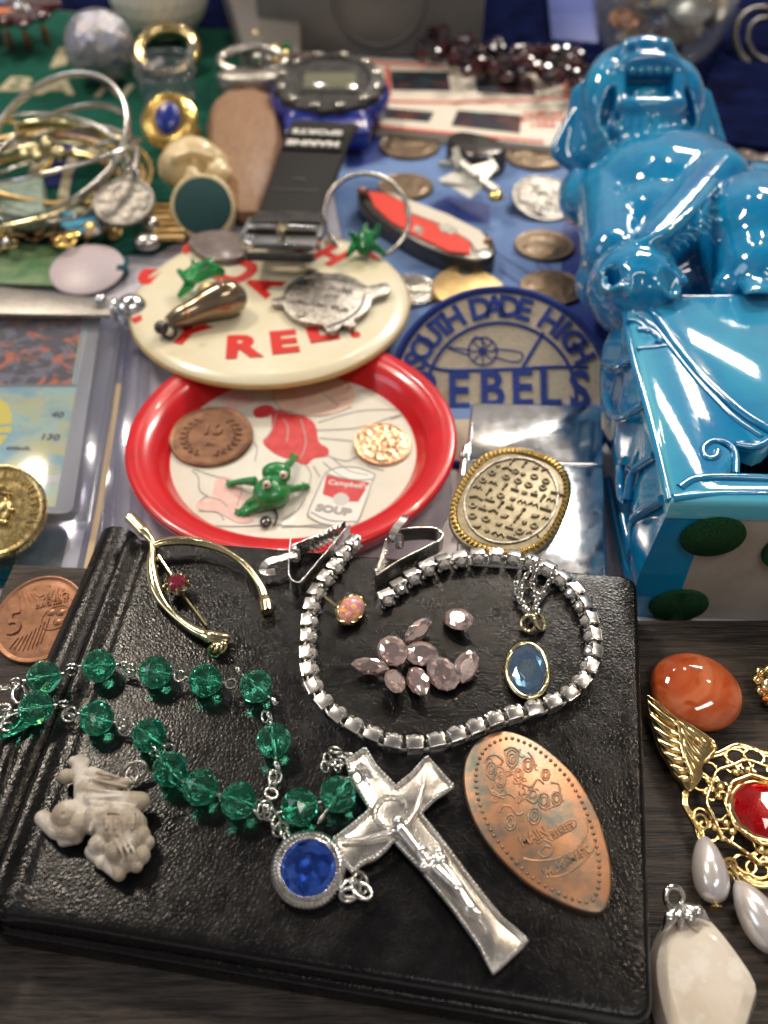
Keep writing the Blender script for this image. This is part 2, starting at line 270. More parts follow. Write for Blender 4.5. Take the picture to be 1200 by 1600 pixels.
class G:
    def __init__(s): s.v = []; s.f = []
    def add(s, v, f, Mx=None):
        n = len(s.v)
        for p in v:
            p = Vector(p); s.v.append(Mx @ p if Mx else p)
        for q in f: s.f.append([i + n for i in q])
        return s
    def join(s, g, Mx=None): return s.add(g.v, g.f, Mx)
    def box(s, sx, sy, sz, Mx=None, b=0.0):
        bm = bmesh.new(); bmesh.ops.create_cube(bm, size=1.0)
        bmesh.ops.scale(bm, vec=(sx, sy, sz), verts=bm.verts)
        if b: bmesh.ops.bevel(bm, geom=bm.edges[:] + bm.verts[:], offset=b, segments=2, affect='EDGES', profile=.6)
        bm.verts.ensure_lookup_table()
        s.add([v.co for v in bm.verts], [[v.index for v in f.verts] for f in bm.faces], Mx); bm.free(); return s
    def loops(s, rings, closed=True, cap0=True, cap1=True, Mx=None):
        v = []; f = []; n = len(rings[0])
        for r in rings: v += r
        m = n if closed else n - 1
        for i in range(len(rings) - 1):
            for j in range(m):
                a = i * n + j; b = i * n + (j + 1) % n
                f.append([a, b, b + n, a + n])
        if cap0: f.append(list(range(n))[::-1])
        if cap1: k = (len(rings) - 1) * n; f.append(list(range(k, k + n)))
        return s.add(v, f, Mx)
    def lathe(s, prof, n=32, Mx=None, cap0=True, cap1=True):
        rings = [[Vector((r * math.cos(2*pi*j/n), r * math.sin(2*pi*j/n), z)) for j in range(n)] for r, z in prof]
        return s.loops(rings, True, cap0, cap1, Mx)
    def ball(s, c, r, n=16, m=10, Mx=None):
        if not hasattr(r, '__len__'): r = (r, r, r)
        prof = []
        for i in range(m + 1):
            a = -pi/2 + pi * i / m; prof.append((max(1e-4, math.cos(a)), math.sin(a)))
        T = TR(*c) @ SC(*r)
        return s.lathe(prof, n, (Mx @ T) if Mx else T)
    def tube(s, pts, r, n=8, closed=False, flat=1.0, up=(0, 0, 1), Mx=None):
        pts = [Vector(p) for p in pts]; k = len(pts); rings = []
        for i, p in enumerate(pts):
            if closed: t = pts[(i+1) % k] - pts[i-1]
            else: t = pts[min(i+1, k-1)] - pts[max(i-1, 0)]
            if t.length < 1e-9: t = Vector((1, 0, 0))
            t.normalize(); u = Vector(up); sd = t.cross(u)
            if sd.length < .05: sd = t.cross(Vector((1, 0, 0)) if abs(t.x) < .9 else Vector((0, 1, 0)))
            sd.normalize(); uu = sd.cross(t)
            rr = r[i] if hasattr(r, '__len__') else r
            rings.append([p + sd * (rr * math.cos(2*pi*j/n)) + uu * (rr * flat * math.sin(2*pi*j/n)) for j in range(n)])
        if closed: return s.loops(rings + [rings[0]], True, False, False, Mx)
        return s.loops(rings, True, True, True, Mx)
    def torus(s, Rr, r, n=28, m=8, Mx=None, ry=None, flat=1.0):
        ry = ry or Rr
        return s.tube([(Rr*math.cos(2*pi*i/n), ry*math.sin(2*pi*i/n), 0) for i in range(n)], r, m, True, flat, Mx=Mx)
    def band(s, pts, wid, th, closed=False, side=None, Mx=None):
        """strip swept along pts; wid across (direction side or horizontal), th thick"""
        pts = [Vector(p) for p in pts]; k = len(pts); rings = []
        for i, p in enumerate(pts):
            t = (pts[(i+1) % k] - pts[i-1]) if closed else (pts[min(i+1, k-1)] - pts[max(i-1, 0)])
            t.normalize(); sd = Vector(side).normalized() if side is not None else t.cross(Vector((0, 0, 1))).normalized()
            nn = sd.cross(t).normalized(); w_ = (wid[i] if hasattr(wid, '__len__') else wid) / 2; h = th / 2; c = min(h, w_) * .5
            q = [(-w_, -h+c), (-w_+c, -h), (w_-c, -h), (w_, -h+c), (w_, h-c), (w_-c, h), (-w_+c, h), (-w_, h-c)]
            rings.append([p + sd * a + nn * b for a, b in q])
        if closed: return s.loops(rings + [rings[0]], True, False, False, Mx)
        return s.loops(rings, True, True, True, Mx)
    def prism(s, out, z0, z1, bev=0.0, Mx=None, dome=0.0, rings=0):
        """out: list of (x,y) counter-clockwise"""
        out = [Vector((p[0], p[1])) for p in out]
        a = sum(out[i].x*out[(i+1) % len(out)].y - out[(i+1) % len(out)].x*out[i].y for i in range(len(out)))
        if a < 0: out = out[::-1]
        def inset(d):
            r = []
            k = len(out)
            for i in range(k):
                e1 = (out[i] - out[i-1]); e2 = (out[(i+1) % k] - out[i])
                e1 = e1.normalized() if e1.length > 1e-9 else e2.normalized(); e2 = e2.normalized() if e2.length > 1e-9 else e1
                n1 = Vector((-e1.y, e1.x)); n2 = Vector((-e2.y, e2.x)); b = n1 + n2
                if b.length < .2: b = n1
                b.normalize(); c = max(.5, b.dot(n1)); r.append(out[i] + b * (d / c))
            return r
        L = [(0, z0)]
        if bev: L += [(0, z1 - bev), (bev*.3, z1 - bev*.3), (bev, z1)]
        else: L += [(0, z1)]
        rr = [[Vector((p.x, p.y, z)) for p in (inset(d) if d else out)] for d, z in L]
        return s.loops(rr, True, True, True, Mx)
    def cone(s, p, q, r0, r1, n=10): return s.tube([p, Vector(p).lerp(Vector(q), .5), q], [r0, (r0+r1)/2, r1], n)
    def cap(s, p, q, r0, r1=None, n=12):
        """tapered capsule"""
        r1 = r0 if r1 is None else r1; p = Vector(p); q = Vector(q)
        s.cone(p, q, r0, r1, n); s.ball(p, r0, n, 8); s.ball(q, r1, n, 8); return s

def mesh_of(g, m, smooth=38, name='m'):
    me = bpy.data.meshes.new(name)
    if isinstance(g, bpy.types.Mesh): me = g
    else: me.from_pydata([p * K for p in g.v], [], g.f)
    me.validate()
    if not me.materials: me.materials.append(M[m])
    if smooth:
        me.shade_smooth()
        if smooth < 180: me.set_sharp_from_angle(angle=R(smooth))
    else: me.shade_flat()
    return me

WM = {}                      # world matrix in cm of every object that can be a parent
def kmat(m):
    m = m.copy(); m.translation = m.translation * K; return m
def put(name, me, parent=None, Mx=None, label=None):
    o = bpy.data.objects.new(name, me); C.scene.collection.objects.link(o)
    Mx = Mx or Matrix.Identity(4); WM[o] = Mx
    if parent: o.parent = parent; o.matrix_basis = kmat(WM[parent].inverted() @ Mx)
    else: o.matrix_basis = kmat(Mx)
    if label: o['label'] = label
    return o
def thing(name, label, cat, loc=(0, 0, 0), rz=0, group=None):
    o = bpy.data.objects.new(name, None); C.scene.collection.objects.link(o)
    m = TR(*loc) @ RZ(rz); WM[o] = m; o.matrix_basis = kmat(m); o.empty_display_size = .005
    o['label'] = label; o['category'] = cat
    if group: o['group'] = group
    return o
def tag(o, label, cat, group=None):
    o['label'] = label; o['category'] = cat
    if group: o['group'] = group
    return o
def part(name, g, m, parent, smooth=38, Mx=None, world=True, kind=None, label=None):
    """world=True: g is in world cm; else g is in the parent's own axes (times Mx)"""
    pm = WM[parent]
    if isinstance(g, G):
        if world:
            inv = pm.inverted(); g2 = G(); g2.add(g.v, g.f, inv @ Mx if Mx else inv)
        else: g2 = G(); g2.add(g.v, g.f, Mx)
        me = mesh_of(g2, m, smooth, name)
    else: me = g
    o = put(name, me, parent, pm.copy())
    if kind: o['kind'] = kind
    if label: o['label'] = label
    return o
def solo(name, g, m, label, cat, group=None, smooth=38, loc=None):
    """thing that is one mesh; g in world cm"""
    loc = Vector(loc) if loc is not None else Vector((sum(p.x for p in g.v)/len(g.v), sum(p.y for p in g.v)/len(g.v), min(p.z for p in g.v)))
    g2 = G(); g2.add(g.v, g.f, TR(*(-loc)))
    return tag(put(name, mesh_of(g2, m, smooth, name), None, TR(*loc)), label, cat, group)
def structure(name, g, m, smooth=38):
    o = put(name, mesh_of(g, m, smooth, name)); o['kind'] = 'structure'; return o

def text_g(s, size=1.0, depth=0.02, bold=0.0, sx=1.0, Mx=None, align='CENTER', space=1.0):
    cu = bpy.data.curves.new('t', 'FONT'); cu.body = s; cu.size = size; cu.extrude = depth/2; cu.offset = bold
    cu.align_x = align; cu.align_y = 'CENTER'; cu.resolution_u = 3; cu.space_character = space
    o = bpy.data.objects.new('t', cu); C.scene.collection.objects.link(o)
    dg = C.evaluated_depsgraph_get(); dg.update()
    me = bpy.data.meshes.new_from_object(o.evaluated_get(dg))
    v = [Vector((p.co.x*sx, p.co.y, p.co.z)) for p in me.vertices]; f = [list(q.vertices) for q in me.polygons]
    bpy.data.objects.remove(o); bpy.data.curves.remove(cu); bpy.data.meshes.remove(me)
    g = G(); g.add(v, f, Mx); return g
def arc_text(s, rad, size, a0, a1, depth=.02, bold=0, z=0, outward=True, ry=None, sx=1):
    """letters from angle a0 to a1 (degrees)"""
    g = G(); n = len(s)
    for i, ch in enumerate(s):
        if ch == ' ': continue
        a = a0 + (a1 - a0) * (i / max(1, n - 1)); ar = R(a)
        m = TR(rad*math.cos(ar), (ry or rad)*math.sin(ar), z) @ RZ(a - 90 if outward else a + 90)
        g.join(text_g(ch, size, depth, bold, sx), m)
    return g
def pxy(pts, z): return [P(a, b, z).xy for a, b in pts]
def smooth_loop(pts, n=3, closed=True):
    pts = [Vector(p) for p in pts]; k = len(pts); out = []
    rng = range(k) if closed else range(k - 1)
    for i in rng:
        if closed: a, b, c, d = pts[i-1], pts[i], pts[(i+1) % k], pts[(i+2) % k]
        else: a, b, c, d = pts[max(i-1, 0)], pts[i], pts[i+1], pts[min(i+2, k-1)]
        for j in range(n):
            t = j / n
            out.append(0.5*((2*b) + (c-a)*t + (2*a-5*b+4*c-d)*t*t + (3*b-a-3*c+d)*t**3))
    if not closed: out.append(pts[-1])
    return out
def decal(name, pts, z, m, parent, th=.012, sm=0, world=True):
    """flat print: pixel outline laid at height z"""
    o = pxy(pts, z)
    if sm: o = smooth_loop(o, sm)
    g = G(); g.prism(o, z - th, z); return part(name, g, m, parent)
def line_g(pts, z, r, n=4, sm=3):
    p = [P(a, b, z) for a, b in pts]
    if sm: p = smooth_loop(p, sm, False)
    g = G(); g.tube(p, r, n, flat=.5); return g
def circle(cx, cy, r, n=40, ry=None): return [(cx + r*math.cos(2*pi*i/n), cy + (ry or r)*math.sin(2*pi*i/n)) for i in range(n)]
def resample(pts, step, closed=False):
    pts = [Vector(p) for p in pts]
    if closed: pts = pts + [pts[0]]
    L = [0]
    for i in range(1, len(pts)): L.append(L[-1] + (pts[i]-pts[i-1]).length)
    n = max(1, round(L[-1] / step)); out = []; k = 0
    for i in range(n + (0 if closed else 1)):
        d = L[-1] * i / n
        while k < len(pts) - 2 and L[k+1] < d: k += 1
        t = (d - L[k]) / max(1e-9, L[k+1] - L[k]); out.append(pts[k].lerp(pts[k+1], t))
    return out
def gem_g(rx, ry, crown, pav, n=12, table=.55, girdle=.02, power=2.0):
    def ring(s, z, off, nn=n):
        r = []
        for i in range(nn):
            a = 2*pi*(i + off)/nn
            c, q = math.cos(a), math.sin(a)
            if power != 2.0:
                f = (abs(c)**power + abs(q)**power) ** (-1/power); c *= f; q *= f
            r.append(Vector((rx*s*c, ry*s*q, z)))
        return r
    g = G(); v = []; f = []
    rings = [ring(.45, -pav*.55, .5), ring(1, -girdle/2, 0), ring(1, girdle/2, 0), ring((1+table)/2+.06, crown*.6, .5), ring(table, crown, 0)]
    v.append(Vector((0, 0, -pav)))
    for r in rings: v += r
    I = lambda k, j: 1 + k*n + j % n
    for j in range(n):
        f.append([0, I(0, j+1), I(0, j)])
        f += [[I(0, j), I(0, j+1), I(1, j+1)], [I(0, j), I(1, j+1), I(1, j)]]
        f.append([I(1, j), I(1, j+1), I(2, j+1), I(2, j)])
        f += [[I(2, j), I(2, j+1), I(3, j)], [I(3, j), I(2, j+1), I(3, j+1)]]
        f += [[I(3, j), I(3, j+1), I(4, j+1)], [I(3, j), I(4, j+1), I(4, j)]]
    f.append([I(4, j) for j in range(n)])
    return g.add(v, f)
def blob(g, voxel=.08, sm=4, cut=None, fac=.5):
    """melt overlapping shapes into ONE continuous surface, optionally carve it"""
    me = bpy.data.meshes.new('b'); me.from_pydata([tuple(p) for p in g.v], [], g.f); me.update()
    o = bpy.data.objects.new('b', me); C.scene.collection.objects.link(o)
    a = o.modifiers.new('r', 'REMESH'); a.mode = 'VOXEL'; a.voxel_size = voxel; a.adaptivity = 0
    tmp = []
    for c in (cut or []):
        cm = bpy.data.meshes.new('c'); cm.from_pydata([tuple(p) for p in c.v], [], c.f); cm.update()
        co = bpy.data.objects.new('c', cm); C.scene.collection.objects.link(co); tmp.append((co, cm))
        b = o.modifiers.new('x', 'BOOLEAN'); b.operation = 'DIFFERENCE'; b.object = co; b.solver = 'FAST'
    if cut:
        a = o.modifiers.new('r2', 'REMESH'); a.mode = 'VOXEL'; a.voxel_size = voxel
    a = o.modifiers.new('s', 'SMOOTH'); a.iterations = sm; a.factor = fac
    dg = C.evaluated_depsgraph_get(); dg.update()
    m2 = bpy.data.meshes.new_from_object(o.evaluated_get(dg))
    r = G(); r.add([v.co.copy() for v in m2.vertices], [list(p.vertices) for p in m2.polygons])
    bpy.data.objects.remove(o); bpy.data.meshes.remove(me); bpy.data.meshes.remove(m2)
    for co, cm in tmp: bpy.data.objects.remove(co); bpy.data.meshes.remove(cm)
    return r
def relief_disc(rad, th, fn, rings=36, seg=90, rim=.06, rimh=.025, Mx=None):
    """coin: z=0 bottom, raised rim, face height fn(x,y) in cm"""
    R_ = []
    R_.append([Vector((rad*.97*math.cos(2*pi*j/seg), rad*.97*math.sin(2*pi*j/seg), 0)) for j in range(seg)])
    for rr, zz in ((1, .02), (1, th - .015), (.985, th + rimh*.8), (.965, th + rimh), (1 - rim/rad, th + rimh*.7), (1 - rim/rad - .02, th)):
        R_.append([Vector((rad*rr*math.cos(2*pi*j/seg), rad*rr*math.sin(2*pi*j/seg), zz)) for j in range(seg)])
    r0 = 1 - rim/rad - .02
    for i in range(1, rings):
        q = r0 * (1 - i / rings)
        R_.append([Vector((rad*q*math.cos(2*pi*j/seg), rad*q*math.sin(2*pi*j/seg), th + fn(rad*q*math.cos(2*pi*j/seg), rad*q*math.sin(2*pi*j/seg)))) for j in range(seg)])
    g = G(); g.loops(R_, Mx=Mx); return g
def nrelief(scale, amp, rmax, seed=0, thr=.0):
    def f(x, y):
        r = math.hypot(x, y)
        if r > rmax: return 0
        n = noise.noise(Vector((x*scale + seed, y*scale, seed)))
        n2 = noise.noise(Vector((x*scale*2.3, y*scale*2.3 + seed, 3)))
        return amp * max(0, n + .5*n2 + .35 - thr) * min(1, (rmax - r) / (.12*rmax))
    return f
def ring_link(Rx, Ry, r, n=18): g = G(); g.torus(Rx, r, n, 7, ry=Ry); return g
def tilt_frame(p, rz=0, rx=0, ry=0): return TR(*p) @ RZ(rz) @ RX(rx) @ RY(ry)

# ------------------------------------------------------------------ table, board (the setting)
TZ = -0.8           # table height; the wooden display board's top is z = 0
g = G(); g.box(150, 130, .6, TR(0, 45, TZ - .3)); structure('table_top', g, 'white_vinyl')
board = thing('wooden_board', 'dark grain wooden display board under the black leather wallet, near edge of the table', 'board', (0, 6, TZ))
bl = P(20, 884, 0); br = P(1300, 975, 0)
out = [(-22, -4), (22, -4), (22, br.y + .15), (P(1000, 968, 0).x, P(1000, 968, 0).y), (P(190, 893, 0).x, P(190, 893, 0).y), (bl.x, bl.y), (P(-40, 1010, 0).x, P(-40, 1010, 0).y), (-22, P(-40, 1010, 0).y - 2.5)]
yb = P(600, 1668, 0).y
out = [(-22, yb), (22, yb)] + out[2:]
g = G(); g.prism(out, TZ + .002, 0, .06); part('plank', g, 'dark_wood', board)
g = G()
e = [P(190, 893, 0), P(20, 884, 0), P(-40, 1010, 0)]
g.band([p + Vector((0, .01, -.08)) for p in resample(e[:2], .4)], .14, .12)
part('edge_strip', g, 'board_edge', board)
# ------------------------------------------------------------------ wallet
WZ = 1.3
cor = [P(-34, 1424, WZ).xy, P(1022, 1600, WZ).xy, P(996, 900, WZ).xy, P(196, 836, WZ).xy]   # BL BR TR TL
def rquad(c, r, n=7, per=26):
    pts = []
    for i in range(4):
        p = c[i]; a = (c[i-1] - p).normalized(); b = (c[(i+1) % 4] - p).normalized()
        for j in range(n + 1):
            t = j / n; q0 = p + a*r; q2 = p + b*r
            pts.append((1-t)**2*q0 + 2*t*(1-t)*p + t*t*q2)
        e0 = p + b*r; e1 = c[(i+1) % 4] + (p - c[(i+1) % 4]).normalized()*r
        for j in range(1, per): pts.append(e0.lerp(e1, j/per))
    return pts
def slab(c, r, z0, z1, rnd, n_in=34, und=.03, seed=0, dent=None):
    base = rquad(c, r); cen = sum(base, Vector((0, 0))) / len(base); rings = []
    def rg(d, z, und_=0):
        o = []
        for p in base:
            q = p + (cen - p).normalized() * d
            zz = z + (und_ * noise.noise(Vector((q.x*.35 + seed, q.y*.35, 1))) if und_ else 0)
            if dent and und_: zz += dent(q)
            o.append(Vector((q.x, q.y, zz)))
        return o
    h = z1 - z0
    for k in range(6):
        a = pi/2 * k/5; rings.append(rg(rnd*(1-math.sin(a)), z0 + rnd*.8*(1 - math.cos(a))))
    for k in range(7):
        a = pi/2 * k/6; rings.append(rg(rnd*(1-math.cos(a)), z1 - rnd + rnd*math.sin(a), und*.5*k/6))
    r0 = rings[-1]
    for k in range(1, n_in):
        t = k/n_in; o = []
        for p in r0:
            q = Vector((p.x, p.y)).lerp(cen, t)
            o.append(Vector((q.x, q.y, z1 + und*noise.noise(Vector((q.x*.35+seed, q.y*.35, 1))) + (dent(q) if dent else 0))))
        rings.append(o)
    g = G(); g.loops(rings); return g
def dent(q):
    L0, L1 = cor[0], cor[3]; d = (L1 - L0).normalized(); n = Vector((-d.y, d.x)); s = -(q - L0).dot(n)
    return -.10*math.exp(-((s - .42)/.10)**2)
wal = thing('wallet', 'black pebbled leather wallet lying flat under the jewellery in the foreground', 'wallet', (*((cor[0]+cor[2])/2), 0))
part('top_cover', slab(cor, .35, .70, WZ, .13, dent=dent), 'leather', wal, 70)
low = [cor[0] + Vector((-.06, -.10)), cor[1] + Vector((.08, -.10)), cor[2] + Vector((.10, .03)), cor[3] + Vector((-.02, .02))]
part('bottom_cover', slab(low, .35, .012, .69, .14, 12), 'leather', wal, 70)
inn = [low[0] + Vector((.14, .14)), low[1] + Vector((-.14, .14)), low[2] + Vector((-.14, -.14)), low[3] + Vector((.14, -.14))]
part('lining', slab(inn, .3, .5, .9, .05, 6), 'blackish', wal, 70)
g = G()
sp0 = [(208, 822), (186, 862), (158, 930), (120, 1020), (70, 1140), (20, 1270), (-30, 1400)]
g.tube(smooth_loop([P(a, b, .82) for a, b in [(188, 842), (162, 910), (124, 1000), (74, 1120), (24, 1250), (-30, 1385), (-70, 1470)]], 5, False), .46, 14, flat=.95)
part('spine', g, 'leather', wal, 70)
g = G()
g.tube(smooth_loop([P(48, 1070, .9), P(30, 1130, 1.05), P(8, 1200, 1.1), P(-14, 1290, 1.0), P(-50, 1370, .8)], 6, False), [.10]+[.26]*23+[.2], 14, flat=.8)
part('strap', g, 'leather', wal, 70)
# ------------------------------------------------------------------ coins of the foreground
def coin(name, label, px, py, z, rad, m, th=.15, fn=None, rz=0, tilt=(0, 0), texts=(), extra=None, group=None, rim=.07, cat='coin', tm=None):
    p = P(px, py, z + th)
    p.z = z
    t = thing(name, label, cat, p, 0, group)
    Mx = TR(*p) @ RX(tilt[0]) @ RY(tilt[1]) @ RZ(rz)
    part('disc', relief_disc(rad, th, fn or (lambda x, y: 0), rim=rim), m, t, 50, Mx=Mx)
    g = G()
    for tg, x, y, a in texts: g.join(tg, TR(x, y, th + .016) @ RZ(a) @ SC(1, 1, 1.6))
    if extra: g.join(extra, TR(0, 0, th + .008) @ SC(1, 1, 1.7))
    if g.v: part('relief', g, tm or m, t, 50, Mx=Mx)
    return t
ex = G()
ex.join(text_g('EURO', .20, .02, .004), TR(.42, .42, .004)); 
ex.torus(.34, .014, 32, 6, TR(.38, -.08, 0) @ RZ(20), ry=.27, flat=.7)
for k, (a, b) in enumerate([(-.1, .16), (.12, .1), (.05, -.12)]): ex.ball((.38 + a, -.08 + b, 0), (.12, .09, .012), 12, 6)
for k in range(8): ex.tube([(-.66 + .1*k, -.58 - .14*math.sin(k*.4), .0), (-.46 + .1*k, -.16 - .2*math.cos(k*.3), .0)], .008, 4)
for k in range(9): ex.tube([(-.5 + .1*k, .78 - .01*k*k, 0), (-.42 + .11*k, .40 + .03*k, 0)], .007, 4)
for k in range(7):
    a = R(150 - 26*k); ex.add(*(lambda s: ([Vector((.80*math.cos(a) + (.045 if i % 2 else .018)*math.cos(pi*i/5), .80*math.sin(a) + (.045 if i % 2 else .018)*math.sin(pi*i/5), .006)) for i in range(10)], [list(range(10))]))(0))
coin('copper_coin', 'worn copper 5 euro cent coin on the wooden board left of the wallet', 63, 964, .16, 1.06, 'copper', .16,
     nrelief(1.6, .008, .95, 2), rz=12, tilt=(13, -6), extra=ex, texts=[(text_g('5', .82, .03, .010), -.56, .02, 0), (text_g('EURO CENT', .14, .02, .003), .30, .30, 0)])
ex = G(); ex.join(arc_text('ELIZABETH II AUSTRALIA 1984', .98, .27, 215, -105, .03, .008), TR(0, 0, .005))
hd = G(); hd.ball((-.05, .1, 0), (.42, .52, .10)); hd.ball((.22, -.02, 0), (.26, .36, .09)); hd.ball((.44, .06, 0), (.10, .07, .06)); hd.ball((.30, -.28, 0), (.18, .10, .07)); hd.ball((-.05, -.48, 0), (.22, .34, .07)); hd.ball((-.12, -.70, 0), (.45, .16, .05))
hd.ball((-.1, .55, 0), (.36, .13, .09))
for k in range(10): hd.tube([(-.42 + .05*k, .1+.05*k, .07), (-.30 + .05*k, .32+.03*k, .10), (-.12 + .05*k, .44, .06)], .035, 6)
ex.join(hd)
gc = coin('dollar_coin', 'gold coloured dollar coin with a profile head leaning on the plastic sleeves at left edge', -8, 793, .25, 1.25, 'coin_gold', .24, nrelief(2.5, .008, 1.1, 5), rz=-8, tilt=(22, 0), extra=ex, rim=.10)
# ------------------------------------------------------------------ rhinestone strand with two clips
cups = [(551,849),(534,868),(519,892),(501,914),(487,941),(482,972),(480,1004),(480,1035),(486,1064),(499,1091),(522,1115),(552,1137),(584,1153),(618,1164),(654,1165),(689,1160),(723,1149),(757,1134),(793,1121),(828,1112),(862,1102),(892,1086),(913,1064),(925,1038),(929,1010),(925,979),(914,950),(897,924),(874,902),(847,885),(817,875),(786,870),(757,869),(728,872),(701,877),(676,884),(650,898),(626,915),(603,934)]
CZ = WZ + .15
cw = [P(a, b, CZ) for a, b in cups]
cw = smooth_loop(cw, 8, False); cw = resample(cw, sum((cw[i+1]-cw[i]).length for i in range(len(cw)-1)) / 43)
strand = thing('rhinestone_strand', 'silver rhinestone strand curved into a loop on the wallet with toothed clips at both ends', 'jewellery', (P(705, 1020, WZ)))
# one setting: square cup, axis along +Z (towards the inside of the loop)
cg = G(); a = .138
for sx_, sy_ in ((1, 0), (-1, 0), (0, 1), (0, -1)):
    cg.box(.03 if sx_ else 2*a, 2*a if sx_ else .03, .20, TR(sx_*a, sy_*a, 0), .010)
cg.box(2*a, 2*a, .03, TR(0, 0, -.10))
for sx_ in (1, -1):
    for sy_ in (1, -1): cg.tube([(sx_*a, sy_*a, .04), (sx_*a, sy_*a, .12), (sx_*a*.78, sy_*a*.78, .155)], [.032, .03, .02], 6)
cup_me = mesh_of(cg, 'bright_silver', 40, 'cup')
stone_me = mesh_of(gem_g(.135, .135, .10, .05, 8, .5), 'clear_gem', 0, 'stone')
foil_me = None
cenl = P(705, 1020, CZ)
for i, p in enumerate(cw):
    t = (cw[min(i+1, len(cw)-1)] - cw[max(i-1, 0)]).normalized(); inn_ = Vector((-t.y, t.x, 0))
    if inn_.dot(cenl - p) < 0: inn_ = -inn_
    if i < 5: inn_ = Vector((.8, -.6, 0)).lerp(inn_, i/6).normalized()
    if i > 38: inn_ = Vector((.45, -.9, 0)).lerp(inn_, max(0, (42-i)/5)).normalized()
    up_t = random.uniform(-.12, .12)
    zl = (inn_ + Vector((0, 0, .18 + up_t))).normalized(); xl = t; yl = zl.cross(xl).normalized(); xl = yl.cross(zl)
    m = Matrix((xl, yl, zl)).transposed().to_4x4(); m.translation = p + Vector((0, 0, .02*random.random()))
    c = put('setting', cup_me, strand, m)
    put('stone', stone_me, c, m @ TR(0, 0, .10) @ RX(random.uniform(-12, 12)) @ RY(random.uniform(-12, 12)) @ RZ(random.uniform(0, 45)))
lg = G()
for i in range(len(cw)-1):
    t = (cw[i+1]-cw[i]).normalized(); n_ = Vector((-t.y, t.x, 0))
    if n_.dot(cenl - cw[i]) < 0: n_ = -n_
    lg.tube([cw[i] - n_*.06 - Vector((0, 0, .06)), cw[i+1] - n_*.06 - Vector((0, 0, .06))], .032, 6)
part('link_wire', lg, 'silver', strand)
def clip(pl, jaw, tail, teeth_side, zb, ht):
    c = G(); pts = smooth_loop([P(a, b, zb + ht/2) for a, b in pl], 4, False)
    c.band(pts, ht, .035, side=(0, 0, 1)); part('clip_plate', c, 'bright_silver', strand, 40)
    # toothed jaw
    j0, j1 = P(*jaw[0], zb + ht/2), P(*jaw[1], zb + ht/2); d = (j1 - j0); L = d.length; d.normalize(); n_ = Vector((-d.y, d.x, 0)) * teeth_side
    c = G(); c.band([j0, j0.lerp(j1, .5), j1], ht, .03, side=(0, 0, 1))
    nt = 7
    for k in range(nt):
        q = j0 + d * (L*(.08 + .62*k/nt)); w_ = L*.62/nt
        for zz in (-ht/2, ht/2 - .03):
            v = [q, q + d*w_, q + d*w_*.5 + n_*.12]
            vv = [x + Vector((0, 0, zz)) for x in v] + [x + Vector((0, 0, zz + .03)) for x in v]
            c.add(vv, [[0, 2, 1], [3, 4, 5], [0, 1, 4, 3], [1, 2, 5, 4], [2, 0, 3, 5]])
    part('toothed_jaw', c, 'silver', strand, 30)
    c = G(); tp = smooth_loop([P(a, b, z) for a, b, z in tail], 4, False); c.band(tp, .18, .03); 
    part('clip_tail', c, 'bright_silver', strand, 40)
    c = G(); s0 = P(*tail[0][:2], zb + ht*.5)
    for k in range(4): c.torus(.085, .02, 16, 6, TR(s0.x, s0.y, zb + .07 + .09*k) @ RX(8))
    c.tube([s0 + Vector((0, 0, -ht/2)), s0 + Vector((0, 0, ht/2 + .03))], .03, 8)
    part('spring', c, 'silver', strand)
clip([(546, 828), (520, 860), (492, 893), (473, 916), (462, 918), (453, 908), (453, 880), (455, 853)], [(540, 824), (458, 862)], [(462, 866, WZ+.35), (440, 872, WZ+.42), (416, 880, WZ+.36), (412, 894, WZ+.24), (430, 893, WZ+.2)], 1, WZ + .02, .42)
clip([(588, 908), (625, 884), (665, 864), (688, 852), (690, 842), (676, 834), (645, 834), (612, 838)], [(587, 905), (604, 850)], [(624, 846, WZ+.35), (614, 838, WZ+.5), (618, 826, WZ+.62), (630, 812, WZ+.66), (634, 806, WZ+.6)], -1, WZ + .02, .42)
# ------------------------------------------------------------------ wishbone brooch
wb = thing('wishbone_brooch', 'pale gold wishbone brooch with a dark red stone on the upper left of the wallet', 'brooch', P(300, 920, WZ))
g = G()
zb = WZ + .17
def px3(l): return [P(a, b, z) for a, b, z in l]
left = smooth_loop(px3([(203, 808, zb+.25), (222, 828, zb+.22), (238, 848, zb+.2), (236, 880, zb+.15), (244, 922, zb+.08), (266, 955, zb+.03), (300, 982, zb), (332, 996, zb), (358, 998, zb+.02)]), 6, False)
k = len(left); g.tube(left, [.10 + (.035 if i < 8 else .03*math.sin(i*.35)) + (.04 if i > k-9 else 0) for i in range(k)], 12, flat=.8)
right = smooth_loop(px3([(238, 852, zb+.2), (262, 846, zb+.2), (300, 846, zb+.18), (345, 858, zb+.14), (382, 882, zb+.08), (405, 912, zb+.03), (414, 935, zb), (418, 956, zb)]), 6, False)
k = len(right); g.tube(right, [.095 + .022*math.sin(i*.2) + (.035 if i > k-7 else 0) for i in range(k)], 12, flat=.8)
part('wishbone', g, 'pale_gold', wb, 60)
g = G(); g.tube(px3([(247, 868, zb+.12), (262, 890, zb), (290, 935, zb-.05), (323, 978, zb-.05)]), .028, 8)
g.box(.12, .16, .14, TR(*P(248, 875, zb)), .02)
part('pin', g, 'gold', wb)
g = G(); c0 = P(341, 1016, WZ+.12)
for k in range(5): g.torus(.12, .035, 14, 6, tilt_frame(c0 + Vector((.04*k-.08, .03*(k % 2), .03*k-.02)), 30*k, 60+20*k))
part('catch', g, 'pale_gold', wb, 60)
gc_ = P(277, 913, zb + .12)
g = G(); g.lathe([(.10, -.16), (.20, -.06), (.25, .02), (.22, .03)], 18, TR(*gc_))
